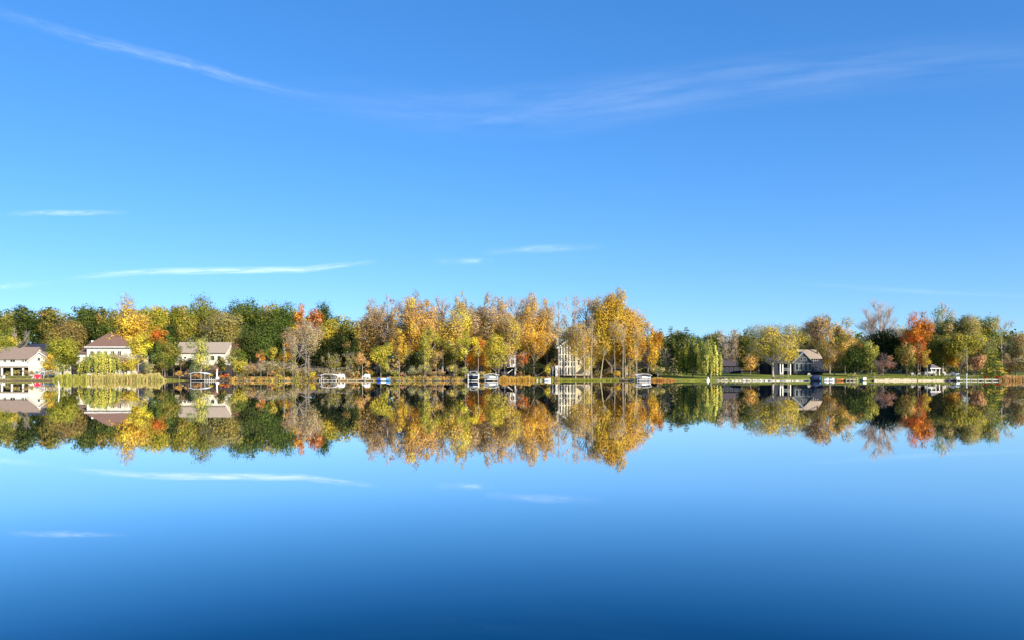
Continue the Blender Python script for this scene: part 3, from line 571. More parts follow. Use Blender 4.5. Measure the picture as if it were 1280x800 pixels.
# ---- small cream house far right
Y = 258.0; h = empty('cream_cottage', (X(1116, Y), Y, gz(X(1116, Y), Y)), 'small cream cottage with wide windows under the dark green trees', 'house', 'houses behind the far shore')
zb = gz(X(1116, Y), Y) - .3
gable_x(h, X(1107, Y), X(1127, Y), Y, Y + 7, zb, Z(459.8, Y), Z(454.5, Y + 3.5), CREAM, ROOF_GREY, ov=.3)
for a in (1110.5, 1114.2, 1118): win(h, a, a + 2.8, 461.8, 463.8, Y, 0, t=.05)
# ---- grey roofed gazebo
Y = 232.0; h = empty('gazebo', (X(1169, Y), Y, gz(X(1169, Y), Y)), 'small grey roofed pavilion with white fascia on the right lawn', 'pavilion')
zb = gz(X(1169, Y), Y)
hip(h, X(1164, Y), X(1175, Y), Y, Y + 3.5, Z(460, Y), Z(455, Y + 1.8), X(1168, Y), X(1170, Y), ROOF_GREY, ov=.25)
part(h, 'fascia', WHITE, lambda b: b.pbox(1163, 1176, 459.9, 461, Y - .3, .04))
for q in (1164.6, 1170, 1174.6):
    part(h, 'post', WHITE, lambda b: b.box(X(q, Y) - .1, X(q, Y) + .1, Y, Y + .2, zb - .2, Z(460.6, Y)))
part(h, 'back_wall', SLATE, lambda b: b.box(X(1164.2, Y), X(1174.9, Y), Y + 3.2, Y + 3.4, zb - .2, Z(461, Y)))
part(h, 'rail', WHITE, lambda b: b.pbox(1164.8, 1169.6, 464.5, 465.3, Y + .04, .08))

# ------------------------------------------------------------------ boats, lifts, docks
def lift(px0, px1, yt, Y, label, roof_m, m=WEATH, dep=3.2, side=None):
    x0, x1, zt = X(px0, Y), X(px1, Y), Z(yt, Y); r = empty('boat_lift', ((x0 + x1) / 2, Y, 0), label, 'boat lift', 'canopied boat lifts')
    for a in (x0 + .35, x1 - .35):
        for yy in (Y + .1, Y + dep - .1): part(r, 'post', m, lambda b: b.tube((a, yy, -.6), (a, yy, zt - .3), .07))
    rows = []
    for k in range(9):
        t = k / 8; xx = x0 + (x1 - x0) * t; zz = zt - .38 * abs(2 * t - 1) ** 2.2; rows.append([(xx, Y - .2, zz), (xx, Y + dep + .2, zz), (xx, Y + dep + .2, zz - .08), (xx, Y - .2, zz - .08)])
    part(r, 'canopy', roof_m, lambda b: b.loft(rows))
    if side: part(r, 'side_curtain', side, lambda b: b.box(x0 + .05, x0 + (x1 - x0) * .38, Y - .16, Y - .1, zt - 1.1, zt - .42))
    for yy in (Y + .1, Y + dep - .1): part(r, 'beam', m, lambda b: b.tube((x0 + .3, yy, .35), (x1 - .3, yy, .35), .06))
    return r
def pontoon(px0, px1, Y, label, z=.25, rail=WHITE, seat=CREAMP):
    x0, x1 = X(px0, Y), X(px1, Y); r = empty('pontoon_boat', ((x0 + x1) / 2, Y, z), label, 'boat')
    for yy in (Y + .35, Y + 1.9): part(r, 'pontoon', ALU, lambda b: [b.tube((x0 + .5, yy, z), (x1, yy, z), .26, .26, 10), b.tube((x0 - .05, yy, z + .12), (x0 + .5, yy, z), .05, .26, 10)])
    part(r, 'deck', DECK, lambda b: b.box(x0 + .15, x1, Y, Y + 2.3, z + .27, z + .36))
    part(r, 'side_panel', rail, lambda b: [b.box(x0 + .25, x1 - .05, Y, Y + .04, z + .42, z + .92), b.box(x0 + .25, x1 - .05, Y + 2.25, Y + 2.29, z + .42, z + .92), b.box(x0 + .25, x0 + .29, Y + .05, Y + 2.24, z + .42, z + .92)])
    for a in (x0 + .5, x1 - 1.3): part(r, 'seat', seat, lambda b: [b.box(a, a + .8, Y + .2, Y + 2.0, z + .37, z + .75), b.box(a, a + .18, Y + .2, Y + 2.0, z + .76, z + 1.12)])
    part(r, 'motor', BLACKM, lambda b: [b.box(x1 + .02, x1 + .3, Y + 1.0, Y + 1.35, z + .3, z + .95), b.box(x1 + .08, x1 + .2, Y + 1.12, Y + 1.22, z - .5, z + .29)])
    return r
def dock(px0, px1, Y, label, dep=1.6, z=.42, m=DECK, posts=5, post_up=0.0, pm=WEATH):
    x0, x1 = X(px0, Y), X(px1, Y); r = empty('dock', ((x0 + x1) / 2, Y, 0), label, 'dock', 'docks')
    n = max(3, int((x1 - x0) / .3)); st = (x1 - x0) / n
    part(r, 'deck', m, lambda b: [b.box(x0 + k * st, x0 + (k + 1) * st - .02, Y, Y + dep, z - .05, z + random.uniform(0, .012)) for k in range(n)])['kind'] = 'stuff'
    for yy in (Y + .02, Y + dep - .08): part(r, 'stringer', m, lambda b: b.box(x0, x1, yy, yy + .06, z - .22, z - .055))
    for k in range(posts):
        a = x0 + (x1 - x0) * (k + .1) / (posts - .8); part(r, 'post', pm, lambda b: b.tube((a, Y - .09, -.8), (a, Y - .09, z + .15 + post_up * (k % 2)), .08))
    return r
def chair(px, Y, label, m, rz=0.0, s=1.0, z=None, group='garden chairs by the water'):
    x = X(px, Y); z = gz(x, Y) if z is None else z
    r = empty('garden_chair', (x, Y, z), label, 'chair', group); r.rotation_euler.z = rz; r.scale = (s, s, s)
    def sub(name, fn):
        b = MB(); fn(b); o = b.build(name, m, None); o.parent = r; return o
    sub('seat', lambda b: b.slab([(-.3, -.35, .42), (.3, -.35, .42), (.3, .3, .28), (-.3, .3, .28)], .04))
    for k in range(5): sub('back_slat', lambda b: b.slab([(-.29 + k * .12, .27, .30), (-.19 + k * .12, .27, .30), (-.2 + k * .125 , .55, 1.02 - .03 * (k - 2) ** 2), (-.3 + k * .125, .55, 1.02 - .03 * (k - 2) ** 2)], .03))
    for sx in (-1, 1):
        sub('armrest', lambda b: b.box(sx * .38 - .07, sx * .38 + .07, -.4, .42, .58, .62))
        sub('leg', lambda b: b.box(sx * .38 - .035, sx * .38 + .035, -.36, -.26, 0, .575)); sub('leg', lambda b: b.prism([(.30, 0), (.40, 0), (.30, .575), (.22, .575)], 'x', sx * .38 - .034, sx * .38 + .034))
    return r
def hull(r, name, m, x0, x1, Yc, wd, z0, z1, n=9, bow=.9):
    rings = []
    for k in range(n):
        t = k / (n - 1); wv = wd / 2 * (1 - max(0, (t - .55) / .45) ** 2 * bow) * (1 if t > .08 else .9); sh = .18 * t * t * (z1 - z0); x = x0 + (x1 - x0) * t
        rings.append([(x, Yc - wv, z1 + sh), (x, Yc - wv * .8, (z0 + z1) / 2), (x, Yc - wv * .15, z0 + .3 * (z1 - z0) * max(0, t - .6)), (x, Yc + wv * .15, z0 + .3 * (z1 - z0) * max(0, t - .6)), (x, Yc + wv * .8, (z0 + z1) / 2), (x, Yc + wv, z1 + sh)])
    return part(r, name, m, lambda b: b.loft(rings))

# left edge: low dock, red boat, leaning white pole
dock(-25, 66, 208.0, 'long thin low dock at the left edge of the lake', dep=1.2, z=.32, m=TIMBER, posts=7, pm=TIMBER)
Y = 213.0; x = X(47.5, Y); r = empty('rowing_boat', (x, Y, gz(x, Y)), 'small red boat leaning upturned on the left bank', 'boat'); z = gz(x, Y)
hull(r, 'hull', REDP, x - .9, x + 1.0, Y, 1.1, z + 1.15, z + .25)
part(r, 'keel', REDP, lambda b: b.box(x - .8, x + .8, Y - .03, Y + .03, z + 1.14, z + 1.22)); part(r, 'rack', WHITE, lambda b: [b.box(x - .7, x - .6, Y - .5, Y + .5, z - .1, z + .42), b.box(x + .6, x + .7, Y - .5, Y + .5, z - .1, z + .42)])
chair(42.5, 212.5, 'white garden chair beside the red boat on the left bank', WHITE, .3)
chair(3, 211.8, 'white garden chair at the left edge of the lake', WHITE, -.2, 1.1)
Y = 212; xx = X(54.5, Y); props(part(None, 'grey_pole', ALU, lambda b: [b.tube((xx - .15, Y, gz(xx, Y) - .3), (xx + .25, Y, gz(xx, Y) + 1.7), .09), b.tube((xx + .25, Y, gz(xx, Y) + 1.68), (xx + .32, Y, gz(xx, Y) + 2.1), .09, .05)]), 'pale leaning pole right of the red boat', 'pole')
Y = 83.0; props(part(None, 'white_stake', WHITE, lambda b: [b.tube((X(75, Y), Y, -1), (X(73.4, Y), Y + .05, .55), .055), b.tube((X(73.4, Y), Y + .05, .545), (X(72.2, Y), Y + .1, 1.07), .053, .04)]), 'white leaning stake standing alone in the open water', 'stake')

# white canopy lift near the tan roofed house, stones, white post
lift(236.5, 257.5, 465.3, 206.0, 'open white canopied boat lift in front of the tan roofed house', CANVAS)
dock(256, 270, 207.4, 'short pale dock right of the open boat lift by the tan roofed house', dep=1.2, z=.45, m=WEATH, posts=6, post_up=.25)
Y = 213; xx = X(271.5, Y); props(part(None, 'white_post', WHITE, lambda b: [b.tube((xx - .15, Y, gz(xx, Y) - .2), (xx, Y, Z(461, Y)), .22, .16), b.box(xx - .1, xx + .5, Y - .2, Y + .2, gz(xx, Y), gz(xx, Y) + .7)]), 'stout white post at the bank right of the pale dock', 'post')
# middle-left canopy lift, chairs, dock, blue raft
lift(400, 421.5, 467.2, 206.0, 'white canopied boat lift beside the long tan dock', CANVAS)
chair(403.2, 207.6, 'white chair under the lift canopy by the long tan dock', WHITE, .2, z=.42); chair(416.5, 207.6, 'second white chair under the lift canopy by the long tan dock', WHITE, -.2, z=.42)
dock(399, 421, 206.3, 'narrow walkway under the canopy by the long tan dock', dep=2.4, z=.40, posts=5)
dock(422, 468, 206.6, 'long tan dock reaching left of the blue raft', dep=1.8, z=.48, posts=5, pm=DECK)
for px, lb in ((424.8, 'white chair at the left end of the long tan dock'), (428.4, 'white chair second from the left on the long tan dock'), (456, 'left one of two white chairs near the blue raft'), (459.6, 'right one of two white chairs near the blue raft')): chair(px, 207.3, lb, WHITE, .15 if px < 440 else -.2, 1.35, z=.49)
Y = 204.8; r = empty('float_raft', (X(478.5, Y), Y, 0), 'blue and cream inflatable raft moored at the tan dock', 'raft')
for a, b_, m, nm in ((471, 475.6, BLUEP, 'blue_end'), (475.8, 482, CREAMP, 'cream_panel'), (482.2, 486.5, SKYBLUE, 'light_blue_end')):
    rows = [[(X(q, Y), Y + 1.1 + .95 * math.cos(t), .36 + (.46 if m is not CREAMP else .40) * math.sin(t)) for t in np.linspace(0, 2 * math.pi, 10, endpoint=False)] for q in np.linspace(a, b_, 4)]
    part(r, nm, m, lambda b: b.loft(rows))
part(r, 'handle', WHITE, lambda b: b.tube((X(483, Y), Y + .9, .8), (X(486, Y), Y + .9, .95), .06))
# dark blue runabout on a lift
Y = 205.5; r = empty('motor_boat', (X(592, Y), Y, .3), 'dark blue motor boat with white bow raised on a lift', 'boat')
xc = X(591.5, Y)
rings = []
for k in range(7):
    t = k / 6; wv = 1.15 * (1 - max(0, (t - .4) / .6) ** 2 * .9); yy = Y + 4.5 * (1 - t) - .6; zz = .35 + .35 * t
    rings.append([(xc - wv, yy, 1.25 + .2 * t), (xc - wv * .8, yy, .7 + .15 * t), (xc, yy, zz), (xc + wv * .8, yy, .7 + .15 * t), (xc + wv, yy, 1.25 + .2 * t)])
part(r, 'hull', NAVYTARP, lambda b: b.loft(rings))
part(r, 'bow_stripe', WHITE, lambda b: b.loft([[(q[0][0] * 1.0 + (xc - q[0][0]) * -.03, q[0][1], q[0][2] + .02), (q[4][0] + (xc - q[4][0]) * -.03, q[4][1], q[4][2] + .02), (q[4][0], q[4][1], q[4][2] + .16), (q[0][0], q[0][1], q[0][2] + .16)] for q in rings]))
part(r, 'windscreen', GLASSB, lambda b: b.slab([(xc - .8, Y + 1.6, 1.5), (xc + .8, Y + 1.6, 1.5), (xc + .65, Y + 2.1, 2.05), (xc - .65, Y + 2.1, 2.05)], .04))
part(r, 'tower', ALU, lambda b: [b.tube((xc - 1, Y + 2, 1.45), (xc - .8, Y + 2.2, 2.5), .05), b.tube((xc + 1, Y + 2, 1.45), (xc + .8, Y + 2.2, 2.5), .05), b.tube((xc - .8, Y + 2.2, 2.5), (xc + .8, Y + 2.2, 2.5), .05)])
part(r, 'cover', GREYCANVAS, lambda b: b.slab([(xc - 1.0, Y + 2.1, 2.5), (xc + 1.0, Y + 2.1, 2.5), (xc + .9, Y + 3.6, 2.6), (xc - .9, Y + 3.6, 2.6)], .07))
r = empty('boat_lift', (xc, Y, 0), 'bare white lift posts around the dark blue motor boat', 'boat lift', 'canopied boat lifts')
for a in (-1.35, 1.35):
    for yy in (Y + .4, Y + 3.4): part(r, 'post', WHITE, lambda b: b.tube((xc + a, yy, -.6), (xc + a, yy, 1.9), .08))
for yy in (Y + .4, Y + 3.4): part(r, 'beam', WHITE, lambda b: b.tube((xc - 1.35, yy, .3), (xc + 1.35, yy, .3), .08))
# pontoon under the white canopy
lift(604.5, 624, 467.0, 204.5, 'thick white canopied lift over a pontoon boat by the gold reeds', CANVAS, dep=3.4, side=GREYCANVAS)
pontoon(607, 622.5, 205.0, 'white pontoon boat under the thick canopy by the gold reeds', z=.45)
# small dock with skiffs at column 680
dock(671, 681, 207.5, 'low dark little dock left of the white skiff', dep=1.0, z=.4, m=TIMBER, posts=3, pm=WHITE)
Y = 206.4; r = empty('skiff', (X(684.5, Y), Y, 0), 'low white skiff beside the little dark dock', 'boat')
hull(r, 'hull', WHITE, X(680.5, Y), X(688.5, Y), Y + .6, 1.2, -.1, .62); part(r, 'bench', TIMBER, lambda b: [b.box(X(683, Y), X(684, Y), Y + .15, Y + 1.05, .64, .7), b.box(X(685.5, Y), X(686.4, Y), Y + .2, Y + 1.0, .66, .72)])
# canoe, lamp, pontoon at column 800
Y = 207.0; r = empty('canoe', (X(780, Y), Y, 0), 'dark canoe lying at the waterline below the golden poplars', 'boat'); hull(r, 'hull', TIMBER, X(774, Y), X(785.5, Y), Y, .9, .0, .5); part(r, 'seat', DECK, lambda b: b.box(X(779, Y), X(780, Y), Y - .3, Y + .3, .5, .55))
Y = 216.0; xx = X(793.4, Y); r = empty('lamp_post', (xx, Y, gz(xx, Y)), 'tall black lamp post with curved hood near the pontoon boat', 'lamp post'); z0 = gz(xx, Y); zt = Z(450.3, Y)
part(r, 'pole', BLACKM, lambda b: [b.tube((xx, Y, z0 - .2), (xx, Y, zt), .09, .07)])
part(r, 'arm', BLACKM, lambda b: [b.tube((xx, Y, zt - .02), (xx - .35, Y, zt + .3), .06), b.tube((xx - .35, Y, zt + .3), (xx - .7, Y, zt + .32), .06)])
part(r, 'hood', BLACKM, lambda b: b.loft([[(xx - 1.05 + q * math.cos(t), Y + q * math.sin(t), zz) for t in np.linspace(0, 2 * math.pi, 10, endpoint=False)] for q, zz in ((.12, zt + .42), (.42, zt + .25), (.55, zt + .02))]))
lift(795, 815, 467.2, 204.5, 'white and grey canopied lift left of the rusty reeds', CANVAS, dep=3.2, side=GREYCANVAS)
pontoon(797, 813.5, 205.0, 'white pontoon boat in the lift left of the rusty reeds', z=.3)
dock(787, 796, 207.0, 'short pale dock at the bow of the right pontoon boat', dep=1.4, z=.45, m=WEATH, posts=3)
# navy covered boat and white jet skis near the blue house
Y = 205.0; r = empty('covered_boat', (X(1023, Y), Y, .2), 'boat under a lumpy navy cover in front of the blue house', 'boat')
hull(r, 'hull', NAVYTARP, X(1016, Y), X(1029.5, Y), Y + 1.2, 2.2, -.1, .95)
rows = []
for k in range(9):
    t = k / 8; xx = X(1016.3, Y) + (X(1029, Y) - X(1016.3, Y)) * t; hh = .2 + .42 * math.sin(math.pi * min(1, t * 1.15)) ** .8 * (1 if t < .87 else .4); wv = 1.05 * (1 - max(0, (t - .6) / .4) ** 2 * .85)
    rows.append([(xx, Y + 1.2 - wv, .97), (xx, Y + 1.2 - wv * .6, .97 + hh * .7), (xx, Y + 1.2, .97 + hh), (xx, Y + 1.2 + wv * .6, .97 + hh * .7), (xx, Y + 1.2 + wv, .97)])
part(r, 'cover', NAVYTARP, lambda b: b.loft(rows)); part(r, 'fender', SKYBLUE, lambda b: b.tube((X(1025, Y), Y + .0, .95), (X(1025, Y), Y + .02, .4), .12))
for q, lb in ((1033.5, 'white jet ski next to the navy covered boat'), (1040.5, 'white jet ski left of the orange kayak')):
    Y = 205.6; a, b_ = X(q - 3.2, Y), X(q + 3.2, Y); r = empty('jet_ski', (X(q, Y), Y, 0), lb, 'jet ski', 'jet skis')
    hull(r, 'hull', WHITE, a, b_, Y + .5, 1.0, -.05, .55); hull(r, 'seat', GREYCANVAS, a + .1, a + .8, Y + .5, .42, .56, .92)
    part(r, 'handlebar', BLACKM, lambda b: [b.tube((b_ - .55, Y + .5, .6), (b_ - .65, Y + .5, 1.0), .07), b.tube((b_ - .65, Y + .1, 1.0), (b_ - .65, Y + .9, 1.0), .04)])
    hull(r, 'cowl', WHITE, b_ - .62, b_ - .06, Y + .5, .7, .57, .82)
Y = 206.5; r = empty('kayak', (X(1050, Y), Y, .2), 'orange kayak drawn up beside the white jet skis', 'boat'); hull(r, 'hull', ORANGEP, X(1046, Y), X(1055, Y), Y + .4, .7, .15, .6); part(r, 'cockpit', BLACKM, lambda b: b.box(X(1050, Y), X(1051.5, Y), Y + .2, Y + .6, .58, .66))
dock(1057, 1072, 207.2, 'small pale dock right of the orange kayak', dep=1.4, z=.5, m=DECK, posts=4, post_up=.3)
# white boxes / benches on the right
Y = 211.0
for q, yt, yb, lb in ((1081, 471.5, 475, 'small white box at the water left of the purple shrub'), (1197.5, 471, 475.8, 'white box at the left end of the white right dock')):
    Y = 208.6; r = empty('dock_box', (X(q, Y), Y, .3), lb, 'box'); part(r, 'body', WHITE, lambda b: b.pbox(q - 1.9, q + 1.9, yt + .8, yb, Y, .7)); part(r, 'lid', WHITE, lambda b: b.box(X(q - 2.1, Y), X(q + 2.1, Y), Y - .05, Y + .75, Z(yt + .76, Y), Z(yt, Y)))
dock(1195, 1250, 206.6, 'long white dock below the yellow green conifer', dep=1.8, z=.5, m=WEATH, posts=7, post_up=0)
Y = 206.3; xx = X(1208.3, Y); props(part(None, 'dock_pole', WHITE, lambda b: [b.tube((xx, Y, -.8), (xx, Y, 1.7), .09), b.box(xx - .12, xx + .12, Y - .12, Y + .12, 1.7, 1.85)]), 'tall white pole on the front of the long white dock', 'pole')
for q, lb in ((1183.5, 'left of two big white garden chairs on the right lawn'), (1191, 'right of two big white garden chairs on the right lawn')): chair(q, 222.0, lb, WEATH, .35 if q < 1186 else -.4, 1.4)
Y = 221; r = empty('garden_bench', (X(1197, Y), Y, gz(X(1197, Y), Y)), 'long white bench right of the two big white chairs', 'bench'); z = gz(X(1197, Y), Y)
part(r, 'seat', WHITE, lambda b: b.box(X(1193, Y), X(1201, Y), Y, Y + .5, z + .5, z + .58)); part(r, 'backrest', WHITE, lambda b: b.box(X(1193, Y), X(1201, Y), Y + .52, Y + .58, z + .6, z + 1.05))
for q in (1193.6, 1200.4): part(r, 'leg', WHITE, lambda b: b.box(X(q, Y) - .06, X(q, Y) + .06, Y + .05, Y + .45, z, z + .495))
for q, yy, lb in ((1141.5, 226, 'white garden chair under the tall orange tree'), (1149, 226, 'white garden chair left of the small flame coloured tree'), (1158, 225, 'white garden chair left of the grey roofed pavilion'), (977, 226, 'white garden chair by the porch of the blue house'), (1011.5, 222, 'white garden chair in front of the white columned sunroom')): chair(q, yy, lb, WEATH, random.uniform(-.5, .5), 1.05)
Y = 228; r = empty('parked_boat', (X(1162.5, Y), Y, gz(X(1162.5, Y), Y)), 'white boat stored on the lawn beside the grey roofed pavilion', 'boat'); z = gz(X(1162.5, Y), Y)
hull(r, 'hull', WHITE, X(1169, Y), X(1156, Y), Y, 1.6, z + .35, z + 1.15); part(r, 'cradle', TIMBER, lambda b: [b.box(X(1160, Y), X(1160.8, Y), Y - .6, Y + .6, z, z + .5), b.box(X(1165, Y), X(1165.8, Y), Y - .6, Y + .6, z, z + .5)])
Y = 209.5; xx = X(885, Y); props(part(None, 'white_post', WHITE, lambda b: [b.tube((xx, Y, -.1), (xx, Y, 1.0), .2, .13), b.box(xx - .35, xx + .35, Y - .25, Y + .25, .0, .45)]), 'short white post at the water below the weeping willow', 'post')

# ------------------------------------------------------------------ stones along the shore
def rock_mesh(seed):
    r_ = random.Random(seed); import bmesh
    bm = bmesh.new(); bmesh.ops.create_icosphere(bm, subdivisions=2, radius=1)
    for v in bm.verts:
        k = 1 + .22 * math.sin(v.co.x * 3 + seed) * math.cos(v.co.y * 2.7 + seed * 2) + r_.uniform(-.10, .10); v.co *= k
        v.co.z = max(v.co.z, -.55) * .8
    me = bpy.data.meshes.new('boulder'); bm.to_mesh(me); bm.free(); return me
RM = [rock_mesh(s) for s in range(5)]; RD = [m.copy() for m in RM]
for m in RM: m.materials.append(STONE)
for m in RD: m.materials.append(STONED)
def rock(px, Y, s, dark, label, group, zz=None):
    o = bpy.data.objects.new('boulder', random.choice(RD if dark else RM)); COL.objects.link(o); x = X(px, Y); o.location = (x, Y, (max(0, gz(x, Y)) if zz is None else zz) + s * .2)
    o.scale = (s * random.uniform(1, 1.7), s, s * random.uniform(.7, 1)); o.rotation_euler.z = random.uniform(0, 6.3); return props(o, label, 'boulder', group)
q = 897
while q < 1013:
    big = 930 < q < 966
    rock(q, shore(X(q, 210)) + random.uniform(-.3, .3), random.uniform(.34, .5) * (1.15 if big else .85), False, 'pale boulder in the low row edging the right lawn', 'pale boulders edging the right lawn'); q += random.uniform(1.7, 3.0)
for q in np.concatenate([np.linspace(898, 936, 12), np.linspace(968, 982, 5)]): rock(q + random.uniform(-1, 1), shore(X(q, 210)) + 1.6, random.uniform(.3, .5), True, 'dark stone on the grass edge above the pale boulders', 'dark stones on the lawn edge')
for q in np.linspace(1182, 1196, 9): rock(q, shore(X(q, 210)) + random.uniform(-.3, .5), random.uniform(.4, .65), True, 'dark boulder left of the long white dock', 'dark boulders by the white dock')
for q in np.concatenate([np.linspace(490, 585, 20), np.linspace(300, 400, 16), np.linspace(740, 790, 9)]): rock(q + random.uniform(-2, 2), shore(X(q, 210)) + random.uniform(-.2, .3), random.uniform(.2, .36), True, 'small stone at the waterline under the trees', 'stones at the waterline under the trees')  # darker stone copies, tree shade put into their colour
# stone seawall blocks at the right
def seawall(p0, p1, zt, label, lean=.0):
    Y = 209.2; r = empty('seawall', (X((p0 + p1) / 2, Y), Y, 0), label, 'wall'); a = X(p0, Y); e = X(p1, Y); me = []
    for row in range(2):
        x = a - (.0 if row == 0 else 0); h0, h1 = (-.4, zt * .5 - .01) if row == 0 else (zt * .5 + .01, zt)
        while x < e:
            L = min(random.uniform(.7, 1.5), e - x)
            if L > .2: part(r, 'stone_block', WALLST, lambda b: b.box(x + .015, x + L - .015, Y + random.uniform(-.07, .05), Y + .9, h0 + random.uniform(0, .03), h1 + (random.uniform(-.10, .10) if row else 0)))
            x += L
seawall(1093, 1146.5, .56, 'long pale stone seawall below the purple shrub and cottage lawn'); seawall(1147.5, 1181, .46, 'short pale stone seawall in front of the grey roofed pavilion')
# ------------------------------------------------------------------ trees (column, top row, width in columns, distance, form, leaf colour, label, ...)
T = tree
# -- left wood, behind the houses
T(-14, 380, 44, 285, 'round', 'g', 'dark green tree cut by the left edge of the picture', c2='ol')
T(8, 381, 30, 270, 'round', 'ol', 'olive tree at the left edge above the white porch house', c2='yg')
T(30, 378, 36, 282, 'round', 'dg', 'dark green oak behind the white porch house', c2='g')
T(62, 375, 48, 288, 'round', 'dg', 'wide dark green oak with olive top behind the orange brown tree', c2='ol')
T(112, 377, 48, 290, 'round', 'dg', 'dark green oak left of the big gold tree', c2='g')
T(84, 398, 52, 268, 'round', 'br', 'orange brown tree behind the domed yellow green tree', c2='ol', cb=.1)
T(26, 414, 34, 258, 'bare', 'br', 'leafless reddish tree behind the roof of the white porch house', dens=0.0, twig=14, bark='twig')
T(6, 405, 34, 250, 'round', 'bg', 'green tree touching the left edge behind the white house', c2='yg')
T(-3, 412, 28, 216, 'round', 'yg', 'yellow green tree in front of the white house at the left edge', c2='bg', cb=.35)
T(78, 420, 48, 226, 'round', 'yg', 'domed yellow green tree between the two left houses', cb=.22, c2='bg', lean=.0)
T(60, 441, 24, 217, 'round', 'gold', 'small golden orange tree in front of the white gable', cb=.12, c2='y', leaf=.34)
T(79, 452, 22, 222, 'bush', 'g', 'low green shrub under the domed yellow green tree', c2='sage')
T(160, 371, 58, 254, 'round', 'gold', 'big golden tree towering over the hip roofed house', twig=6, dens=.75, c2='y', leaf=.36, cb=.15)
T(158, 364, 22, 258, 'bare', 'tan', 'twiggy leafless top rising from the big golden tree', dens=.05, twig=16, bark='twig', cb=.6)
T(173, 408, 30, 222, 'round', 'y', 'bright yellow tree with white trunk right of the hip roofed house', cb=.22, bark='pale', c2='yb', leaf=.36, tr=.16)
T(127, 437, 48, 216, 'willow', 'wg', 'small weeping willow in the reeds before the hip roofed house', leaf=.40)
T(106, 448, 18, 219, 'bush', 'gyg', 'thin twiggy olive shrub left of the small weeping willow', dens=.5, twig=12)
T(151, 438, 26, 218, 'bush', 'gt', 'tan twiggy shrub right of the small weeping willow', dens=.5, twig=14, c2='pk')
T(164, 446, 24, 218, 'bush', 'y', 'yellow shrub at the foot of the white trunked yellow tree', c2='yg', dens=.8)
T(143, 433, 20, 221, 'round', 'gt', 'thin tan tree against the middle of the hip roofed house', dens=.6, twig=8, cb=.1, c2='wg', leaf=.3)
T(158, 436, 24, 221, 'round', 'wg', 'olive tree hiding the right wall of the hip roofed house', dens=.9, cb=.05, c2='tan', leaf=.32)
T(99, 450, 16, 222, 'bush', 'dg', 'dark shrub before the low side wing of the hip roofed house', c2='ol')
T(21, 461, 16, 224, 'bush', 'gt', 'tan rounded shrub in front of the porch posts', leaf=.28, c2='ol')
T(35, 462, 16, 222, 'bush', 'ol', 'olive shrub in front of the right porch bay', leaf=.28, c2='br')
T(9, 464, 14, 222, 'bush', 'gyg', 'low olive shrub in front of the left porch bay', leaf=.28)
T(185, 452, 20, 219, 'bush', 'sage', 'grey green shrub right of the white trunked yellow tree', c2='pk', dens=.7)
T(196, 374, 44, 268, 'round', 'yg', 'yellow green tree right of the big golden tree', c2='y')
T(198, 405, 24, 240, 'round', 'or', 'small orange red maple glowing amid green trees on the left', c2='ro', cb=.45, leaf=.36)
T(190, 415, 26, 243, 'round', 'g', 'green tree left of the orange red maple', cb=.2)
T(206, 418, 38, 232, 'round', 'bg', 'dark leafy green tree left of the tan roofed house', c2='ol', cb=.1)
T(203, 445, 20, 222, 'bush', 'ol', 'olive shrub under the green tree left of the tan roofed house', c2='br')
T(220, 374, 34, 278, 'round', 'ol', 'olive tree above the orange red maple', c2='yg')
T(233, 377, 48, 276, 'round', 'yg', 'broad yellow green tree above the tan roofed house', c2='ol')
T(258, 371, 54, 284, 'round', 'ol', 'tallest olive green tree behind the tan roofed house', c2='bg')
T(283, 386, 60, 262, 'round', 'gyg', 'broad tan olive tree right behind the tan roofed house', c2='ol', dens=.85, twig=3)
T(238, 410, 18, 256, 'round', 'rb', 'small reddish tree just behind the tan roof ridge', dens=.6, twig=8)
T(262, 402, 50, 266, 'round', 'dg', 'dark green tree directly behind the tan roof', c2='ol', cb=.1)
T(215, 398, 40, 262, 'round', 'dg', 'dark green tree left behind the tan roof', c2='ol', cb=.1)
T(313, 372, 46, 280, 'round', 'g', 'green oak left of the widest green oak', c2='bg')
T(346, 371, 56, 276, 'round', 'g', 'widest green oak left of the orange treetops', c2='bg')
T(330, 400, 60, 258, 'round', 'g', 'lower green tree in front of the widest green oak', c2='dg', cb=.1)
T(293, 422, 22, 244, 'round', 'rb', 'purplish brown tree right of the tan roofed house', dens=.7, twig=6)
T(296, 433, 32, 229, 'round', 'bg', 'rounded green tree at the right end of the tan roof', c2='sage', cb=.05)
T(301, 446, 28, 213.5, 'bush', 'y', 'bright yellow green shrub at the water right of the tan roofed house', c2='yg', leaf=.36)
T(251, 416, 32, 214, 'round', 'sage', 'pale sage green tree in front of the tan roofed house', cb=.16, bark='pale', leaf=.34, dens=1.1, c2='wg')
T(234, 442, 24, 219, 'bush', 'br', 'dark brown shrub tree at the corner of the tan roofed house', c2='dg', twig=6, dens=.8)
T(276, 445, 24, 221, 'bush', 'dg', 'dark green shrub right of the pale sage tree', c2='ol')
T(270, 455, 12, 215, 'bush', 'rb', 'thin reddish shrub behind the stout white post', dens=.6, twig=10)
T(224, 463, 16, 212.5, 'bush', 'ot', 'orange tan shrub at the water left of the open boat lift', dens=.9, leaf=.3)
T(247, 467, 14, 211.5, 'bush', 'or', 'round rust orange bush behind the open boat lift', leaf=.3, c2='br')
T(262, 465, 12, 212.5, 'bush', 'y', 'small golden bush behind the short pale dock', leaf=.3, c2='ol')
T(279, 468.5, 20, 211.5, 'bush', 'ro', 'low red orange bush at the water right of the white post', leaf=.3, c2='or', dens=1.2)
T(284, 466, 10, 212.5, 'bush', 'rd', 'small crimson bush right of the white post', leaf=.28, c2='pk')
T(138, 380, 44, 290, 'round', 'g', 'green tree filling the skyline behind the big golden tree', c2='ol')
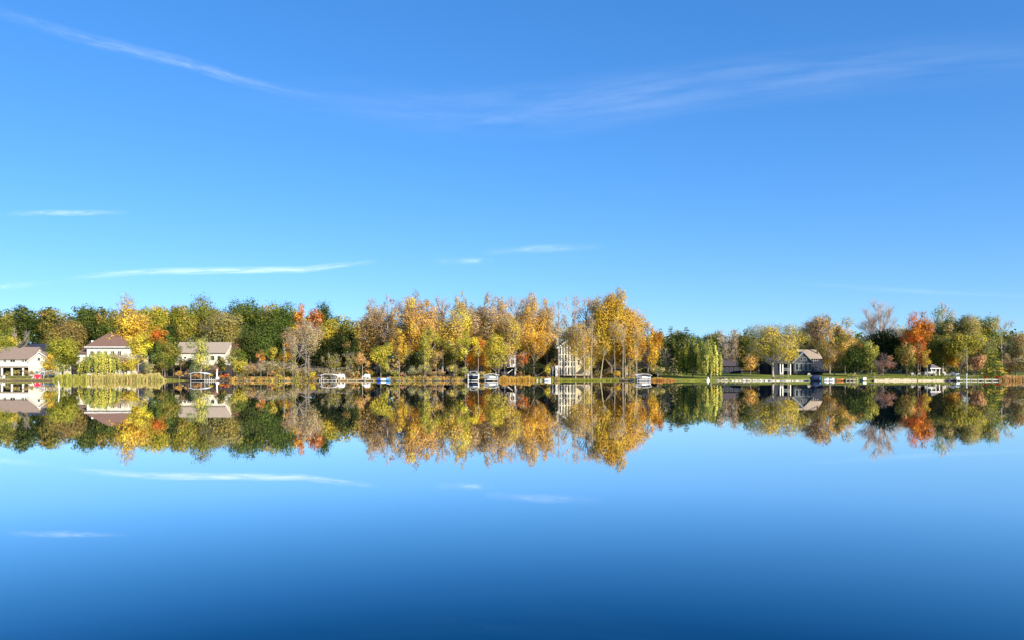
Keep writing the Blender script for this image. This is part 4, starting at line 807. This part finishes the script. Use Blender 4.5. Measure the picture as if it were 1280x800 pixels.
T(292, 376, 44, 290, 'round', 'g', 'green tree filling the skyline right of the tallest olive tree', c2='ol')
T(176, 378, 34, 282, 'round', 'yg', 'yellow green treetop between the golden and yellow green trees', c2='ol')
# -- middle left
T(378, 380, 30, 262, 'round', 'or', 'bright orange maple top standing above the left wood', c2='gold', leaf=.36, cb=.3)
T(396, 381, 32, 264, 'round', 'ro', 'red brown maple top right of the bright orange maple', c2='pk', leaf=.36, dens=.85, cb=.3)
T(405, 377, 46, 284, 'round', 'dg', 'dark green oak behind the orange maples', c2='g')
T(386, 396, 30, 236, 'tall', 'gt', 'pale tan feathery tree below the orange maples', dens=.55, twig=12, bark='grey', leaf=.3, cb=.55)
T(410, 394, 36, 254, 'round', 'y', 'yellow green tree below the red brown maple', c2='ol', cb=.3)
T(436, 393, 46, 262, 'round', 'ol', 'olive tree in the dip of the skyline', c2='yg')
T(455, 392, 40, 266, 'round', 'gyg', 'brown olive tree right of the skyline dip', c2='br', dens=.9)
T(362, 405, 24, 250, 'round', 'pk', 'pinkish thin tree right of the widest green oak', dens=.5, twig=10)
T(326, 435, 15, 226, 'round', 'or', 'tiny orange maple beside the white shed', c2='pk', leaf=.3, cb=.2)
T(339, 428, 24, 230, 'round', 'bg', 'small yellow green tree right of the tiny orange maple', c2='y', twig=4, dens=.8)
T(355, 423, 15, 221, 'tall', 'or', 'slender orange birch with white stem left of the dead spruce', c2='y', bark='pale', dens=.6, cb=.25, leaf=.32, tr=.13)
T(366, 434, 16, 224, 'tall', 'yg', 'thin yellow green sapling between the birch and the dead spruce', dens=.5, bark='pale', twig=8, leaf=.3)
T(369, 418, 18, 227, 'bare', 'br', 'bare grey stem left of the dead spruce', dens=0, twig=10, cb=.2)
T(382, 414, 22, 220, 'conifer', 'gt', 'dead grey spruce with bare whorled branches', dens=.22, bark='grey', cb=.15, leaf=.25)
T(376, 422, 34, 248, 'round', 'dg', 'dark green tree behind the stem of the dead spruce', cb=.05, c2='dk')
T(404, 416, 40, 250, 'round', 'dk', 'very dark green tree with shade in its leaf colour right of the dead spruce', cb=.05, leaf=.5)  # near-black leaves, shade put into the colour
T(428, 412, 46, 252, 'round', 'dk', 'very dark green tree with shade in its leaf colour above the long tan dock', cb=.05, leaf=.5, c2='dg')  # leaf colour darkened to carry the shade above the dock
T(448, 415, 36, 246, 'round', 'dg', 'dark olive tree in shade left of the salmon tree', cb=.05, c2='br')
T(416, 440, 18, 224, 'tall', 'ol', 'slim olive sapling behind the white canopied lift', dens=.5, twig=8)
T(434, 436, 16, 226, 'tall', 'ol', 'slim olive sapling behind the long tan dock', dens=.45, twig=8)
T(453, 437, 20, 213.5, 'round', 'pk', 'small salmon coloured tree with pale stems at the tan dock', c2='ot', bark='pale', cb=.3, leaf=.28, twig=8, tr=.12)
T(476, 424, 36, 215, 'round', 'yg', 'yellow green tree with forked trunks behind the blue raft', c2='y', cb=.14, bark='grey', dens=.8, leaf=.36)
for i_, (a, b_, w_, c_, c2_) in enumerate(((318, 452, 26, 'gt', 'br'), (334, 449, 28, 'gt', 'gyg'), (350, 451, 26, 'gt', 'ol'), (366, 454, 24, 'gyg', 'gt'), (380, 457, 22, 'gt', 'br'), (398, 458, 24, 'gyg', 'br'), (414, 459, 24, 'gt', 'ol'), (432, 457, 24, 'ol', 'gyg'), (444, 463, 16, 'gyg', 'y'))):
    T(a, b_, w_, 213.5 + (i_ % 3) * 1.3, 'bush', c_, ('tan twiggy shrub right of the bright yellow shrub', 'tallest tan twiggy shrub below the tiny orange maple', 'tan twiggy shrub around the foot of the orange birch', 'olive twiggy shrub left of the dead spruce', 'tan twiggy shrub at the foot of the dead spruce', 'olive brown shrub behind the tiny yellow bush', 'tan shrub just behind the white canopied lift', 'olive shrub behind the left part of the long tan dock', 'small olive shrub left of the salmon tree')[i_], dens=.55, twig=16, c2=c2_, leaf=.28)
T(391, 464, 11, 211.4, 'bush', 'yb', 'tiny vivid yellow bush at the water left of the white canopied lift', leaf=.26)
T(338, 470, 28, 210.6, 'bush', 'or', 'low rust orange clump at the waterline below tan shrubs', leaf=.25, c2='pk', dens=1.2)
T(349, 467, 12, 211.2, 'bush', 'y', 'low yellow clump beside the rust orange one', leaf=.25)
# -- tall tan trees of the middle
T(465, 382, 38, 250, 'tall', 'ot', 'brown orange tall tree at the left end of the tan row', dens=.65, twig=8, c2='tan')
T(472, 372, 34, 246, 'bare', 'tan', 'twiggy nearly bare tree at the left end of the tan row', dens=.28, twig=14, cb=.3, bark='twig')
T(485, 367, 20, 240, 'tall', 'pk', 'narrow thin pinkish tree left of the tall orange tan pair', dens=.34, twig=12, bark='pale', cb=.4)
T(499, 404, 17, 222, 'tall', 'gold', 'small gold tree below the tall orange tan pair', dens=.9, c2='y', cb=.25)
T(509, 361, 34, 236, 'tall', 'ot', 'left one of the tall orange tan pair', dens=.5, twig=9, c2='gold', cb=.4, leaf=.34)
T(535, 363, 34, 238, 'tall', 'ot', 'right one of the tall orange tan pair', dens=.48, twig=9, c2='tan', cb=.4, leaf=.34)
T(522, 385, 30, 250, 'round', 'ol', 'olive tree filling in behind the tall orange tan pair', c2='br', cb=.1)
T(531, 404, 24, 219, 'tall', 'yg', 'yellow tree with pale trunk below the right orange tan tree', dens=.95, c2='yg', cb=.22, bark='pale', leaf=.36)
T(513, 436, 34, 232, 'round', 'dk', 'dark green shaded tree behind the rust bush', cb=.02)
T(553, 368, 30, 242, 'bare', 'tan', 'bare grey tree right of the orange tan pair', dens=.10, twig=14, cb=.35, bark='twig')
T(567, 369, 30, 236, 'tall', 'tan', 'thin tan yellow tree right of the bare grey one', dens=.5, twig=9, c2='y', cb=.38, leaf=.34)
T(584, 364, 28, 240, 'tall', 'tan', 'tall tan tree with twiggy top above the dark motor boat', dens=.5, twig=10, c2='gyg', cb=.35, leaf=.34)
T(605, 365, 30, 238, 'tall', 'tan', 'tall tan tree above the thick white canopy', dens=.55, twig=9, c2='gt', cb=.35, leaf=.34)
T(623, 363, 22, 236, 'tall', 'ot', 'narrow orange tan tree left of the open bare gap', dens=.5, twig=10, c2='tan', cb=.38, leaf=.34)
T(645, 367, 36, 244, 'bare', 'tan', 'pale bare tree in the gap above the slim grey house', dens=.10, twig=16, cb=.35, bark='twig')
T(560, 400, 44, 254, 'round', 'br', 'brown tree in the shade behind the tan row', c2='ol', cb=.1, dens=.8)
T(600, 398, 50, 256, 'round', 'gyg', 'olive brown tree in the middle behind the tan row', c2='ol', cb=.1, dens=.8)
T(640, 402, 40, 258, 'round', 'gt', 'grey tan tree behind the slim grey house', c2='ol', cb=.1, dens=.7, twig=4)
T(566, 416, 28, 228, 'round', 'g', 'green tree left of the yellow green one above the motor boat', c2='ol', cb=.15)
T(582, 411, 28, 219, 'round', 'yg', 'yellow green tree directly above the dark motor boat', c2='yb', cb=.3, bark='pale', leaf=.36)
T(601, 413, 24, 222, 'tall', 'gold', 'golden orange tree left of the pale leaning trunk', dens=.95, c2='or', cb=.18)
T(620, 412, 36, 217, 'round', 'y', 'broad light yellow tree above the thick white canopy', c2='yg', cb=.14, bark='pale', dens=.75, leaf=.34)
T(545, 432, 22, 222, 'round', 'br', 'brown sapling right of the pale trunked yellow tree', dens=.6, twig=9, c2='gold', cb=.2)
T(667, 363, 34, 240, 'tall', 'ot', 'tall golden tan tree right of the slim grey house', dens=.55, twig=9, c2='gold', cb=.36, bark='pale', leaf=.34)
T(684, 366, 24, 244, 'tall', 'tan', 'thin tan tree left of the open gap beside the chimney', dens=.45, twig=10, cb=.4, leaf=.34)
T(699, 369, 22, 246, 'bare', 'tan', 'spindly bare tree above the chimney of the glazed house', dens=.18, twig=14, cb=.4, bark='twig')
T(678, 402, 50, 258, 'round', 'ol', 'olive brown tree left behind the glazed house', c2='br', cb=.08)
T(716, 367, 30, 246, 'bare', 'tan', 'tall bare tree directly above the glazed gable', dens=.12, twig=14, cb=.3, bark='twig')
T(732, 369, 26, 248, 'bare', 'ot', 'twiggy tan tree above the roof of the glazed house', dens=.22, twig=13, cb=.3, bark='twig')
T(747, 366, 28, 243, 'tall', 'tan', 'tall tan tree with pale leaning trunk right of the glazed house', dens=.45, twig=10, c2='ol', cb=.36, bark='pale', leaf=.34)
T(764, 360, 46, 240, 'tall', 'gold', 'tallest golden yellow tree right of the glazed house', dens=.95, twig=6, c2='y', cb=.26, bark='pale', leaf=.36)
T(783, 372, 42, 241, 'tall', 'ot', 'orange tan tree right of the tallest golden tree', dens=.65, twig=8, c2='tan', cb=.3, bark='pale', leaf=.34)
T(787, 410, 24, 236, 'round', 'bg', 'green tree under the orange tan one near the lamp post', c2='gold', cb=.2)
T(810, 397, 22, 224, 'tall', 'or', 'narrow pointed orange tree right of the lamp post', dens=1.0, c2='gold', cb=.28, leaf=.34, k2=.65)
T(716, 404, 26, 224, 'tall', 'y', 'sparse yellow tree in front of the glazed gable', dens=.12, twig=7, cb=.85, bark='pale', leaf=.3, tr=.13)
T(731, 398, 30, 222, 'tall', 'gold', 'sparse gold tree screening the right part of the glazed house', dens=.45, twig=7, cb=.36, bark='pale', leaf=.3, tr=.15, c2='tan')
T(704, 410, 20, 227, 'tall', 'ol', 'thin olive tree in front of the left part of the glazed gable', dens=.10, twig=6, cb=.85, leaf=.3, tr=.11)
T(548, 380, 40, 248, 'round', 'tan', 'full tan yellow tree filling the row behind the bare grey tree', dens=.7, twig=5, cb=.15, c2='y')
T(652, 384, 40, 250, 'round', 'tan', 'full tan tree behind the pale bare tree by the slim grey house', dens=.6, twig=6, cb=.15, c2='gold')
T(594, 382, 44, 250, 'round', 'ot', 'full orange tan tree in the middle of the tan row', dens=.7, twig=5, cb=.15, c2='tan')
T(632, 388, 30, 232, 'tall', 'y', 'yellow tan tree rising behind the slim grey house', dens=.5, twig=7, cb=.3, c2='tan', leaf=.34)
T(735, 432, 18, 221, 'tall', 'y', 'low sparse yellow sapling before the cream wall of the glazed house', dens=.5, twig=6, cb=.2, bark='pale', leaf=.28, tr=.09)
T(758, 430, 44, 246, 'round', 'br', 'dark brown tree in the shade behind the pale trunks', c2='ol', cb=.02)
T(720, 408, 44, 262, 'round', 'gyg', 'olive tree behind the glazed house', c2='br', cb=.1)
T(778, 415, 40, 252, 'round', 'ol', 'olive tree behind the golden trees', c2='gold', cb=.1)
T(655, 434, 22, 228, 'round', 'ro', 'small brick red tree left of the dark rounded shrub', c2='br', dens=.7, twig=5, cb=.2)
T(670, 452, 42, 221, 'bush', 'dg', 'dark rounded green shrub between the grey and glazed houses', c2='dk')
T(684, 454, 12, 213.5, 'bush', 'y', 'upright yellow shrub above the white skiff', c2='yg', leaf=.3)
T(688, 446, 14, 226, 'bush', 'pk', 'pinkish orange shrub left of the glazed house', c2='gold', dens=.8)
for i_, (a, t_, y_, r_, lb) in enumerate(((698.5, 392, 222, .11, 'slim pale trunk at the left of the glazed house'), (719.5, 395, 219, .16, 'pale trunk in front of the edge of the glazed gable'), (730, 400, 217, .15, 'pale trunk in front of the timber deck'), (739.5, 388, 216, .2, 'stout tan trunk right of the glazed house'), (768.5, 396, 221, .12, 'straight thin trunk under the golden trees'), (778.5, 398, 217, .17, 'left of two straight pale trunks above the dark canoe'), (781.5, 400, 218, .13, 'right of two straight pale trunks above the dark canoe'), (796, 402, 216.5, .15, 'pale trunk beside the black lamp post'))):
    T(a, t_, 15, y_, 'tall', 'ot', lb, dens=.16, twig=6, cb=.55, bark='pale', leaf=.3, tr=r_ * .85, c2='gold', name='slender_tree')
T(750.5, 420, 16, 218, 'tall', 'gold', 'leaning pale trunk with gold leaves right of the stout tan trunk', dens=.35, cb=.6, bark='pale', lean=.16, tr=.18, name='slender_tree')
T(597, 424, 10, 215, 'tall', 'y', 'thin white leaning trunk above the thick white canopy', dens=.35, cb=.55, bark='pale', lean=.03, tr=.11, name='slender_tree')
T(771, 462, 10, 214, 'bush', 'gold', 'small gold bush at the foot of the golden trees', leaf=.3)
for i_, (a, b_, w_, c_, c2_, lb) in enumerate(((493, 461, 14, 'yg', 'bg', 'yellow green bush left of the rust bush at the water'), (503, 464, 14, 'ro', 'pk', 'round rust red bush at the water right of the blue raft'), (515, 458, 22, 'sage', 'gt', 'sage shrub right of the rust red bush'), (530, 455, 26, 'gyg', 'wg', 'grey green shrub under the pale trunked yellow tree'), (548, 461, 24, 'ot', 'br', 'tan orange shrub left of the dark motor boat'), (566, 455, 30, 'gyg', 'yg', 'broad olive shrub left of the dark motor boat'), (580, 457, 20, 'wg', 'ol', 'yellow olive shrub directly behind the dark motor boat'), (600, 462, 16, 'y', 'yg', 'yellow bush between the motor boat and the canopy'), (528, 469, 34, 'ot', 'gold', 'low orange tan growth along the water under the sage shrub'), (562, 470, 40, 'tan', 'ot', 'low tan growth along the water left of the motor boat'))):
    T(a, b_, w_, 213 + (i_ % 3) * .9 - (1.8 if b_ > 467 else 0), 'bush', c_, lb, dens=.75, twig=8, c2=c2_, leaf=.28)
# -- right bank
T(848, 413, 52, 272, 'round', 'dg', 'dark green tree filling behind the dark spruces', c2='g', cb=.05)
T(820, 414, 40, 270, 'round', 'g', 'green tree behind the pointed orange tree', c2='ol', cb=.05)
T(826, 410, 28, 246, 'conifer', 'dg', 'dark spruce right of the pointed orange tree', cb=.06)
T(838, 407, 32, 262, 'conifer', 'dg', 'taller dark spruce left of the weeping willow', cb=.06, c2='g')
T(842, 412, 26, 270, 'round', 'br', 'brown tree peeping between the dark spruces', dens=.8, twig=4)
T(830, 432, 18, 232, 'bare', 'gt', 'thin grey sapling in front of the dark spruce', dens=.12, twig=10, cb=.2)
T(858, 408, 42, 256, 'conifer', 'dg', 'broad dark green pine behind the weeping willow', cb=.05, c2='g', leaf=.5)
T(872, 416, 32, 250, 'round', 'g', 'green tree left behind the weeping willow', c2='dg', cb=.08)
T(844, 440, 22, 236, 'conifer', 'dg', 'small dark spruce at the edge of the lawn', cb=.04, c2='sage')
T(822, 456, 26, 222, 'bush', 'wg', 'pale olive shrub behind the rusty reeds', c2='gt', dens=.85, leaf=.3)
T(888, 423, 27, 215, 'willow', 'wg', 'big weeping willow trailing to the water', leaf=.40, c2='gstraw', k2=.35, tr=.35, dens=1.6)
T(866, 416, 40, 224, 'willow', 'g', 'shaded left side of the big weeping willow, shade put into its leaf colour', leaf=.42, c2='bg', dens=.8)  # willow's shaded side as its own tree with darker leaf colour
T(835, 454, 40, 250, 'bush', 'dk', 'very dark hedge with deep shade in its leaf colour at the back of the lawn', leaf=.5)  # black shade behind the lawn put into the leaves' colour
T(900, 452, 9, 238, 'bush', 'ro', 'small red bush at the corner of the low blue cottage', leaf=.3, c2='or')
T(908, 403, 28, 262, 'bare', 'gt', 'feathery bare grey tree above the low blue cottage', dens=.22, twig=18, cb=.22, bark='twig')
T(915, 418, 26, 258, 'bare', 'br', 'brown twiggy tree behind the low blue cottage', dens=.3, twig=14, cb=.1)
T(893, 412, 34, 300, 'round', 'g', 'distant green tree above the willow top', c2='ol')
T(935, 410, 36, 270, 'round', 'g', 'dull green tree left of the spreading yellow tree', c2='ol', cb=.08)
T(948, 418, 34, 254, 'round', 'gyg', 'tan olive tree behind the spreading yellow tree', c2='br', cb=.08, dens=.8, twig=5)
T(921, 413, 36, 276, 'round', 'gyg', 'olive tree filling behind the feathery bare grey tree', c2='br', cb=.05)
T(928, 446, 24, 244, 'bush', 'g', 'dark green shrub right of the low blue cottage', c2='dg')
T(938, 440, 26, 240, 'round', 'br', 'brown orange tree left of the white lit trunk', c2='ot', dens=.7, twig=5, cb=.12)
T(950, 455, 26, 246, 'bush', 'dk', 'dark shrub in shade left of the blue porch house', c2='dg')
T(966, 399, 74, 222, 'spread', 'ol', 'wide spreading yellow tree with one pale lit trunk', c2='y', cb=.24, bark='pale', dens=.36, twig=9, k2=.5, leaf=.34, tr=.3)
T(985, 434, 36, 221, 'spread', 'y', 'low yellow branch tree over the porch of the blue house', c2='gold', cb=.45, dens=.55, bark='pale', tr=.12, leaf=.34)
T(1000, 408, 50, 264, 'round', 'gyg', 'dull olive tree behind the blue porch house', c2='ol', cb=.1)
T(1025, 418, 34, 256, 'round', 'br', 'brown tree behind the tan roof of the blue house', c2='gyg', dens=.8, twig=4)
T(1022, 385, 44, 242, 'spread', 'pk', 'tall thin crowned tree with orange tan top and dark limbs', c2='ot', cb=.45, dens=.24, twig=11, bark='dark', leaf=.32, tr=.32)
T(1037, 394, 26, 246, 'tall', 'ol', 'olive tree right of the dark limbed tree', c2='ot', dens=.75, cb=.25, twig=5)
T(1056, 397, 40, 248, 'round', 'gyg', 'tan green tree behind the rounded dark green tree', c2='ot', dens=.8, twig=5, cb=.12)
T(1043, 432, 34, 230, 'round', 'br', 'rusty brown tree right of the blue porch house', c2='ot', dens=.6, twig=8, cb=.15, bark='grey')
T(1068, 418, 26, 234, 'round', 'ro', 'red tinged tree peeking over the rounded dark green tree', c2='br', dens=.8, cb=.2)
T(1072, 424, 44, 226, 'round', 'dg', 'rounded dark green tree on the right lawn', c2='g', cb=.08, leaf=.4)
T(1089, 420, 24, 224, 'round', 'ol', 'sunlit olive tree against the rounded dark green one', c2='wg', cb=.06, leaf=.36)
T(1101, 377, 50, 250, 'bare', 'gt', 'large bare grey tree standing above the right wood', dens=0, twig=22, cb=.30, bark='twig')
T(1108, 412, 60, 246, 'round', 'dk', 'broad very dark green tree behind the cream cottage', c2='dg', cb=.05, leaf=.5)  # shadow of the lower wood put into near-black leaves
T(1130, 414, 40, 248, 'round', 'dg', 'dark green tree under the tall orange tree', c2='ol', cb=.08)
T(1104, 441, 26, 217, 'round', 'pu', 'mauve purple small tree above the long stone seawall', c2='rb', dens=.75, twig=6, cb=.12, leaf=.3)
T(1092, 464, 22, 212.5, 'bush', 'bg', 'low bright green bush at the left end of the seawall', c2='yg', leaf=.3)
T(1066, 466, 14, 211, 'bush', 'wg', 'low yellow green bush beside the small pale dock', leaf=.28)
T(1147, 383, 38, 236, 'round', 'or', 'tall vivid orange tree above the right lawn', c2='ro', k2=.25, cb=.28, leaf=.36, twig=4, dens=.85, bark='dark')
T(1150, 418, 24, 230, 'round', 'ro', 'lower red orange tree below the tall vivid orange one', c2='br', cb=.25, dens=.7, twig=4, bark='dark')
T(1133, 426, 34, 228, 'round', 'ol', 'olive tree left below the tall vivid orange one', c2='br', cb=.2, dens=.8, bark='dark')
T(1159, 436, 15, 220, 'round', 'gold', 'small flame coloured pointed tree before the pavilion', c2='yg', cb=.22, leaf=.28, bark='pale')
T(1172, 384, 34, 252, 'round', 'sage', 'grey green tree right of the tall vivid orange one', c2='g', dens=.7, twig=7, cb=.15)
T(1178, 376, 18, 256, 'bare', 'gt', 'thin bare top right of the tall vivid orange tree', dens=.04, twig=16, cb=.55, bark='twig')
T(1201, 382, 54, 244, 'round', 'ol', 'big olive green tree crowning the right wood', c2='gyg', cb=.2, twig=2)
T(1232, 392, 46, 250, 'round', 'bg', 'green tree at the right shoulder of the big olive one', c2='ol', cb=.15)
T(1172, 416, 36, 240, 'round', 'ol', 'olive tree behind the grey roofed pavilion', c2='g', cb=.1)
T(1200, 412, 52, 234, 'round', 'ol', 'lower olive tree with dark leaning trunk on the right', c2='yg', cb=.28, bark='dark', lean=.05, dens=.85, twig=3)
T(1189, 436, 26, 238, 'round', 'gold', 'gold leaved tree between the olive trees on the right', c2='or', dens=.7, cb=.2)
T(1226, 412, 36, 238, 'round', 'gyg', 'tan olive tree behind the yellow green conifer', c2='ol', cb=.1, dens=.9)
T(1209, 432, 14, 222, 'tall', 'ol', 'thin pale trunk above the right end of the lawn', dens=.3, cb=.5, bark='pale', tr=.14, name='slender_tree')
T(1222, 439, 26, 222, 'round', 'rb', 'round red brown tree left of the yellow green conifer', c2='pk', cb=.1, leaf=.32, dens=.9)
T(1243, 431, 32, 215, 'conifer', 'bg', 'yellow green conifer above the long white dock', c2='yg', cb=.03, leaf=.42, k2=.5, dens=1.2)
T(1252, 394, 26, 258, 'bare', 'gt', 'bare grey treetop right of the green shoulder tree', dens=.04, twig=18, cb=.4, bark='twig')
T(1270, 413, 46, 234, 'round', 'gyg', 'brown olive tree at the right edge of the picture', c2='br', cb=.05, dens=.9, twig=5)
T(1262, 436, 26, 222, 'round', 'pk', 'pinkish brown shrub tree right of the yellow green conifer', c2='br', cb=.05, dens=.7, twig=8, leaf=.3)
T(1283, 440, 30, 218, 'bush', 'gyg', 'olive brown shrub at the right edge by the rusty reeds', c2='gt', dens=.8, twig=8)
T(1312, 410, 60, 240, 'round', 'ol', 'olive tree just beyond the right edge', c2='br')
T(1188, 458, 20, 232, 'bush', 'dk', 'dark shrub behind the two big white chairs', c2='dg')
T(1212, 462, 34, 216, 'bush', 'dg', 'dark low hedge behind the long white dock', c2='g', leaf=.32)
T(1138, 460, 26, 236, 'bush', 'dg', 'dark shrub row between the cream cottage and pavilion', c2='ol')
for q, lb in ((1232, 'left red flower clump on the long white dock'), (1246, 'right red flower clump on the long white dock')): T(q, 469.4, 8, 208.6, 'bush', 'rd', lb, leaf=.22, dens=1.3, base=.5, group='red flower clumps')

# ------------------------------------------------------------------ the wood behind, reeds, bank growth: masses nobody could count
def mass(name, label, cat, C, N, S, col, asp=.72):
    V, Q = leaf_quads(C, N, S, asp); me = np_mesh(name, V, Q, np.repeat(col, 4, axis=0)); me.materials.append(LEAF)
    o = bpy.data.objects.new(name, me); COL.objects.link(o); return props(o, label, cat, kind='stuff')
C = []; N = []; S = []; K = []
def skyrow(px): return np.interp(px, [-200, 0, 60, 110, 200, 330, 420, 440, 480, 640, 700, 800, 830, 900, 960, 1060, 1120, 1200, 1300, 1500], [384, 386, 382, 384, 382, 380, 390, 398, 400, 398, 405, 412, 416, 420, 418, 418, 408, 408, 414, 410])
for k in range(330):
    px = rng.uniform(-220, 1500); Yd = rng.uniform(292, 345); x = X(px, Yd); top = Z(skyrow(px) + rng.uniform(0, 14), Yd); rad = rng.uniform(2.2, 4.2); g = gz(x, Yd)
    cl = ['dg', 'ol', 'g', 'gyg', 'br', 'dg', 'dk'][rng.integers(7)]; n = 115
    for j in range(3):
        zc = top - rad - j * (top - g) / 3.0 * rng.uniform(.8, 1.1); d = unit(n); d[:, 1] -= .4
        C.append(np.array([x, Yd, zc]) + d * rad * rng.uniform(.5, 1, (n, 1)) * np.array([1, .8, 1.15])); N.append(d + rng.normal(size=(n, 3)) * .5); S.append(rng.uniform(.7, 1.35, n)); K.append(jitter(PAL[cl], np.full(n, rng.normal()), n))
mass('background_wood', 'dark mixed wood filling in behind the shore trees', 'wood', np.concatenate(C), np.concatenate(N), np.concatenate(S), np.concatenate(K))
C = []; N = []; S = []; K = []
for k in range(420):
    px = rng.uniform(180, 830) if k < 300 else rng.uniform(820, 1300); Yd = rng.uniform(228, 275) if k < 300 else rng.uniform(258, 280); x = X(px, Yd); g = gz(x, Yd); rad = rng.uniform(.8, 1.8); n = 90
    if 685 < px < 745 and Yd < 250 or 205 < px < 290 and Yd < 250 or 620 < px < 650 and Yd < 250: continue
    cl = ['dg', 'ol', 'br', 'dk', 'gyg', 'br'][rng.integers(6)]; d = unit(n); d[:, 2] = np.abs(d[:, 2])
    C.append(np.array([x, Yd, g]) + d * rad * rng.uniform(.5, 1, (n, 1)) * np.array([1.3, 1, 1.3])); N.append(d + rng.normal(size=(n, 3)) * .5); S.append(rng.uniform(.35, .7, n)); K.append(jitter(PAL[cl], np.full(n, rng.normal()), n))
mass('undergrowth', 'brown and dark green undergrowth between the trunks', 'undergrowth', np.concatenate(C), np.concatenate(N), np.concatenate(S), np.concatenate(K))
def reeds(p0, p1, yt, Y0, Y1, n, cols, label, wdt=.07, low=.55):
    px = rng.uniform(p0, p1, n); y = rng.uniform(Y0, Y1, n); x = (px - 640) / F * y; bz = np.maximum(-.15, np.array([gz(a, b) for a, b in zip(x, y)]))
    edge = np.minimum(1, np.minimum(px - p0, p1 - px) / max(4, .08 * (p1 - p0))) ; h = (Z(yt, (Y0 + Y1) / 2) - bz) * rng.uniform(low, 1.05, n) * (.35 + .65 * edge) * (.86 + .10 * np.sin(px * .23 + 1) + .08 * np.sin(px * .61 + .5) + .06 * np.sin(px * 1.37))
    tip = np.stack([x + rng.normal(size=n) * h * .09, y + rng.normal(size=n) * h * .09, bz + h], 1); a = rng.uniform(0, np.pi, n); dx = np.stack([np.cos(a), np.sin(a), np.zeros(n)], 1) * wdt
    b = np.stack([x, y, bz], 1); m = b * .45 + tip * .55; m[:, 2] += .05 * h
    V = np.stack([b - dx * .5, b + dx * .5, m + dx * .6, m - dx * .6, m - dx * .6, m + dx * .6, tip + dx * .22, tip - dx * .22], 1).reshape(-1, 3); i = np.arange(n)[:, None] * 8
    Q = np.concatenate([i + np.array([[0, 1, 2, 3]]), i + np.array([[4, 5, 6, 7]])]); ci = rng.integers(len(cols), size=n); c = np.array([PAL[q] for q in cols])[ci] * np.exp(rng.normal(size=(n, 1)) * .25)
    me = np_mesh('reeds', V, Q, np.repeat(c, 8, axis=0)); me.materials.append(LEAF); o = bpy.data.objects.new('reeds', me); COL.objects.link(o); props(o, label, 'reeds', 'reed beds', 'stuff')
reeds(66, 112, 466.8, 205, 211, 5200, ['gstraw', 'wg', 'gstraw', 'yg'], 'yellow green reed bed left of the small weeping willow')
reeds(108, 208, 466.0, 205, 212, 9500, ['straw', 'tan', 'gstraw', 'straw', 'gstraw'], 'long straw coloured reed bed below the hip roofed house')
reeds(622, 668, 469.5, 206, 211, 3800, ['gold', 'ot', 'gold', 'tan'], 'gold reed bed right of the thick white canopy')
reeds(814, 845, 471.8, 205.5, 210, 2600, ['or', 'pk', 'ot'], 'rusty orange reed bed right of the right pontoon boat')
reeds(1249, 1330, 468.5, 205.5, 212, 6500, ['pk', 'ot', 'pk', 'tan'], 'rusty tan reed bed at the right edge')
reeds(696, 792, 473.2, 208.5, 212, 5000, ['yg', 'bg', 'wg'], 'green grassy bank below the glazed house', low=.4)
reeds(845, 1010, 474.6, 209.5, 214, 5000, ['yg', 'wg', 'bg'], 'tufts of grass along the right bank below the willow and blue house', low=.4, wdt=.06)
reeds(0, 70, 472.6, 209.5, 216, 2600, ['wg', 'gt', 'ol'], 'dry grass on the bank at the left edge', low=.4, wdt=.06)
reeds(205, 236, 474, 209.3, 212, 1000, ['wg', 'bg', 'ol'], 'short green grass at the water left of the open boat lift', low=.4, wdt=.06)
reeds(300, 480, 474.2, 209.6, 213, 4200, ['br', 'gt', 'br', 'ol'], 'brown dead grass along the water behind the docks', low=.4, wdt=.06)
reeds(486, 625, 474.2, 209.6, 213, 3600, ['ot', 'tan', 'br'], 'tan dead grass along the water by the motor boat', low=.4, wdt=.06)
reeds(1050, 1200, 470.5, 213, 220, 4200, ['bg', 'wg', 'ol'], 'lawn grass above the stone seawall', low=.3, wdt=.06)

C = []; N = []; S = []; K = []
for k in range(900):
    px = rng.choice([rng.uniform(286, 398), rng.uniform(398, 486), rng.uniform(486, 622), rng.uniform(622, 700), rng.uniform(786, 815)], p=[.27, .18, .36, .12, .07]); x = X(px, 210.5); Yd = shore(x) + rng.uniform(.15, 1.0) ** 1.5 * 4; g = gz(x, Yd) - .1; rad = rng.uniform(.35, .85) * (1.0 if not 398 < px < 486 else .7); n = 60
    cl = ['gt', 'gyg', 'br', 'ot', 'ol', 'wg', 'tan', 'ot' if px > 486 else 'br'][rng.integers(8)]; d = unit(n); d[:, 2] = np.abs(d[:, 2])
    C.append(np.array([x, Yd, g]) + d * rad * rng.uniform(.5, 1, (n, 1)) * np.array([1.3, 1, 1.25])); N.append(d + rng.normal(size=(n, 3)) * .4); S.append(rng.uniform(.2, .42, n)); K.append(jitter(PAL[cl], np.full(n, rng.normal()), n))
mass('bank_growth', 'low tan and olive brush lining the middle bank', 'undergrowth', np.concatenate(C), np.concatenate(N), np.concatenate(S), np.concatenate(K))
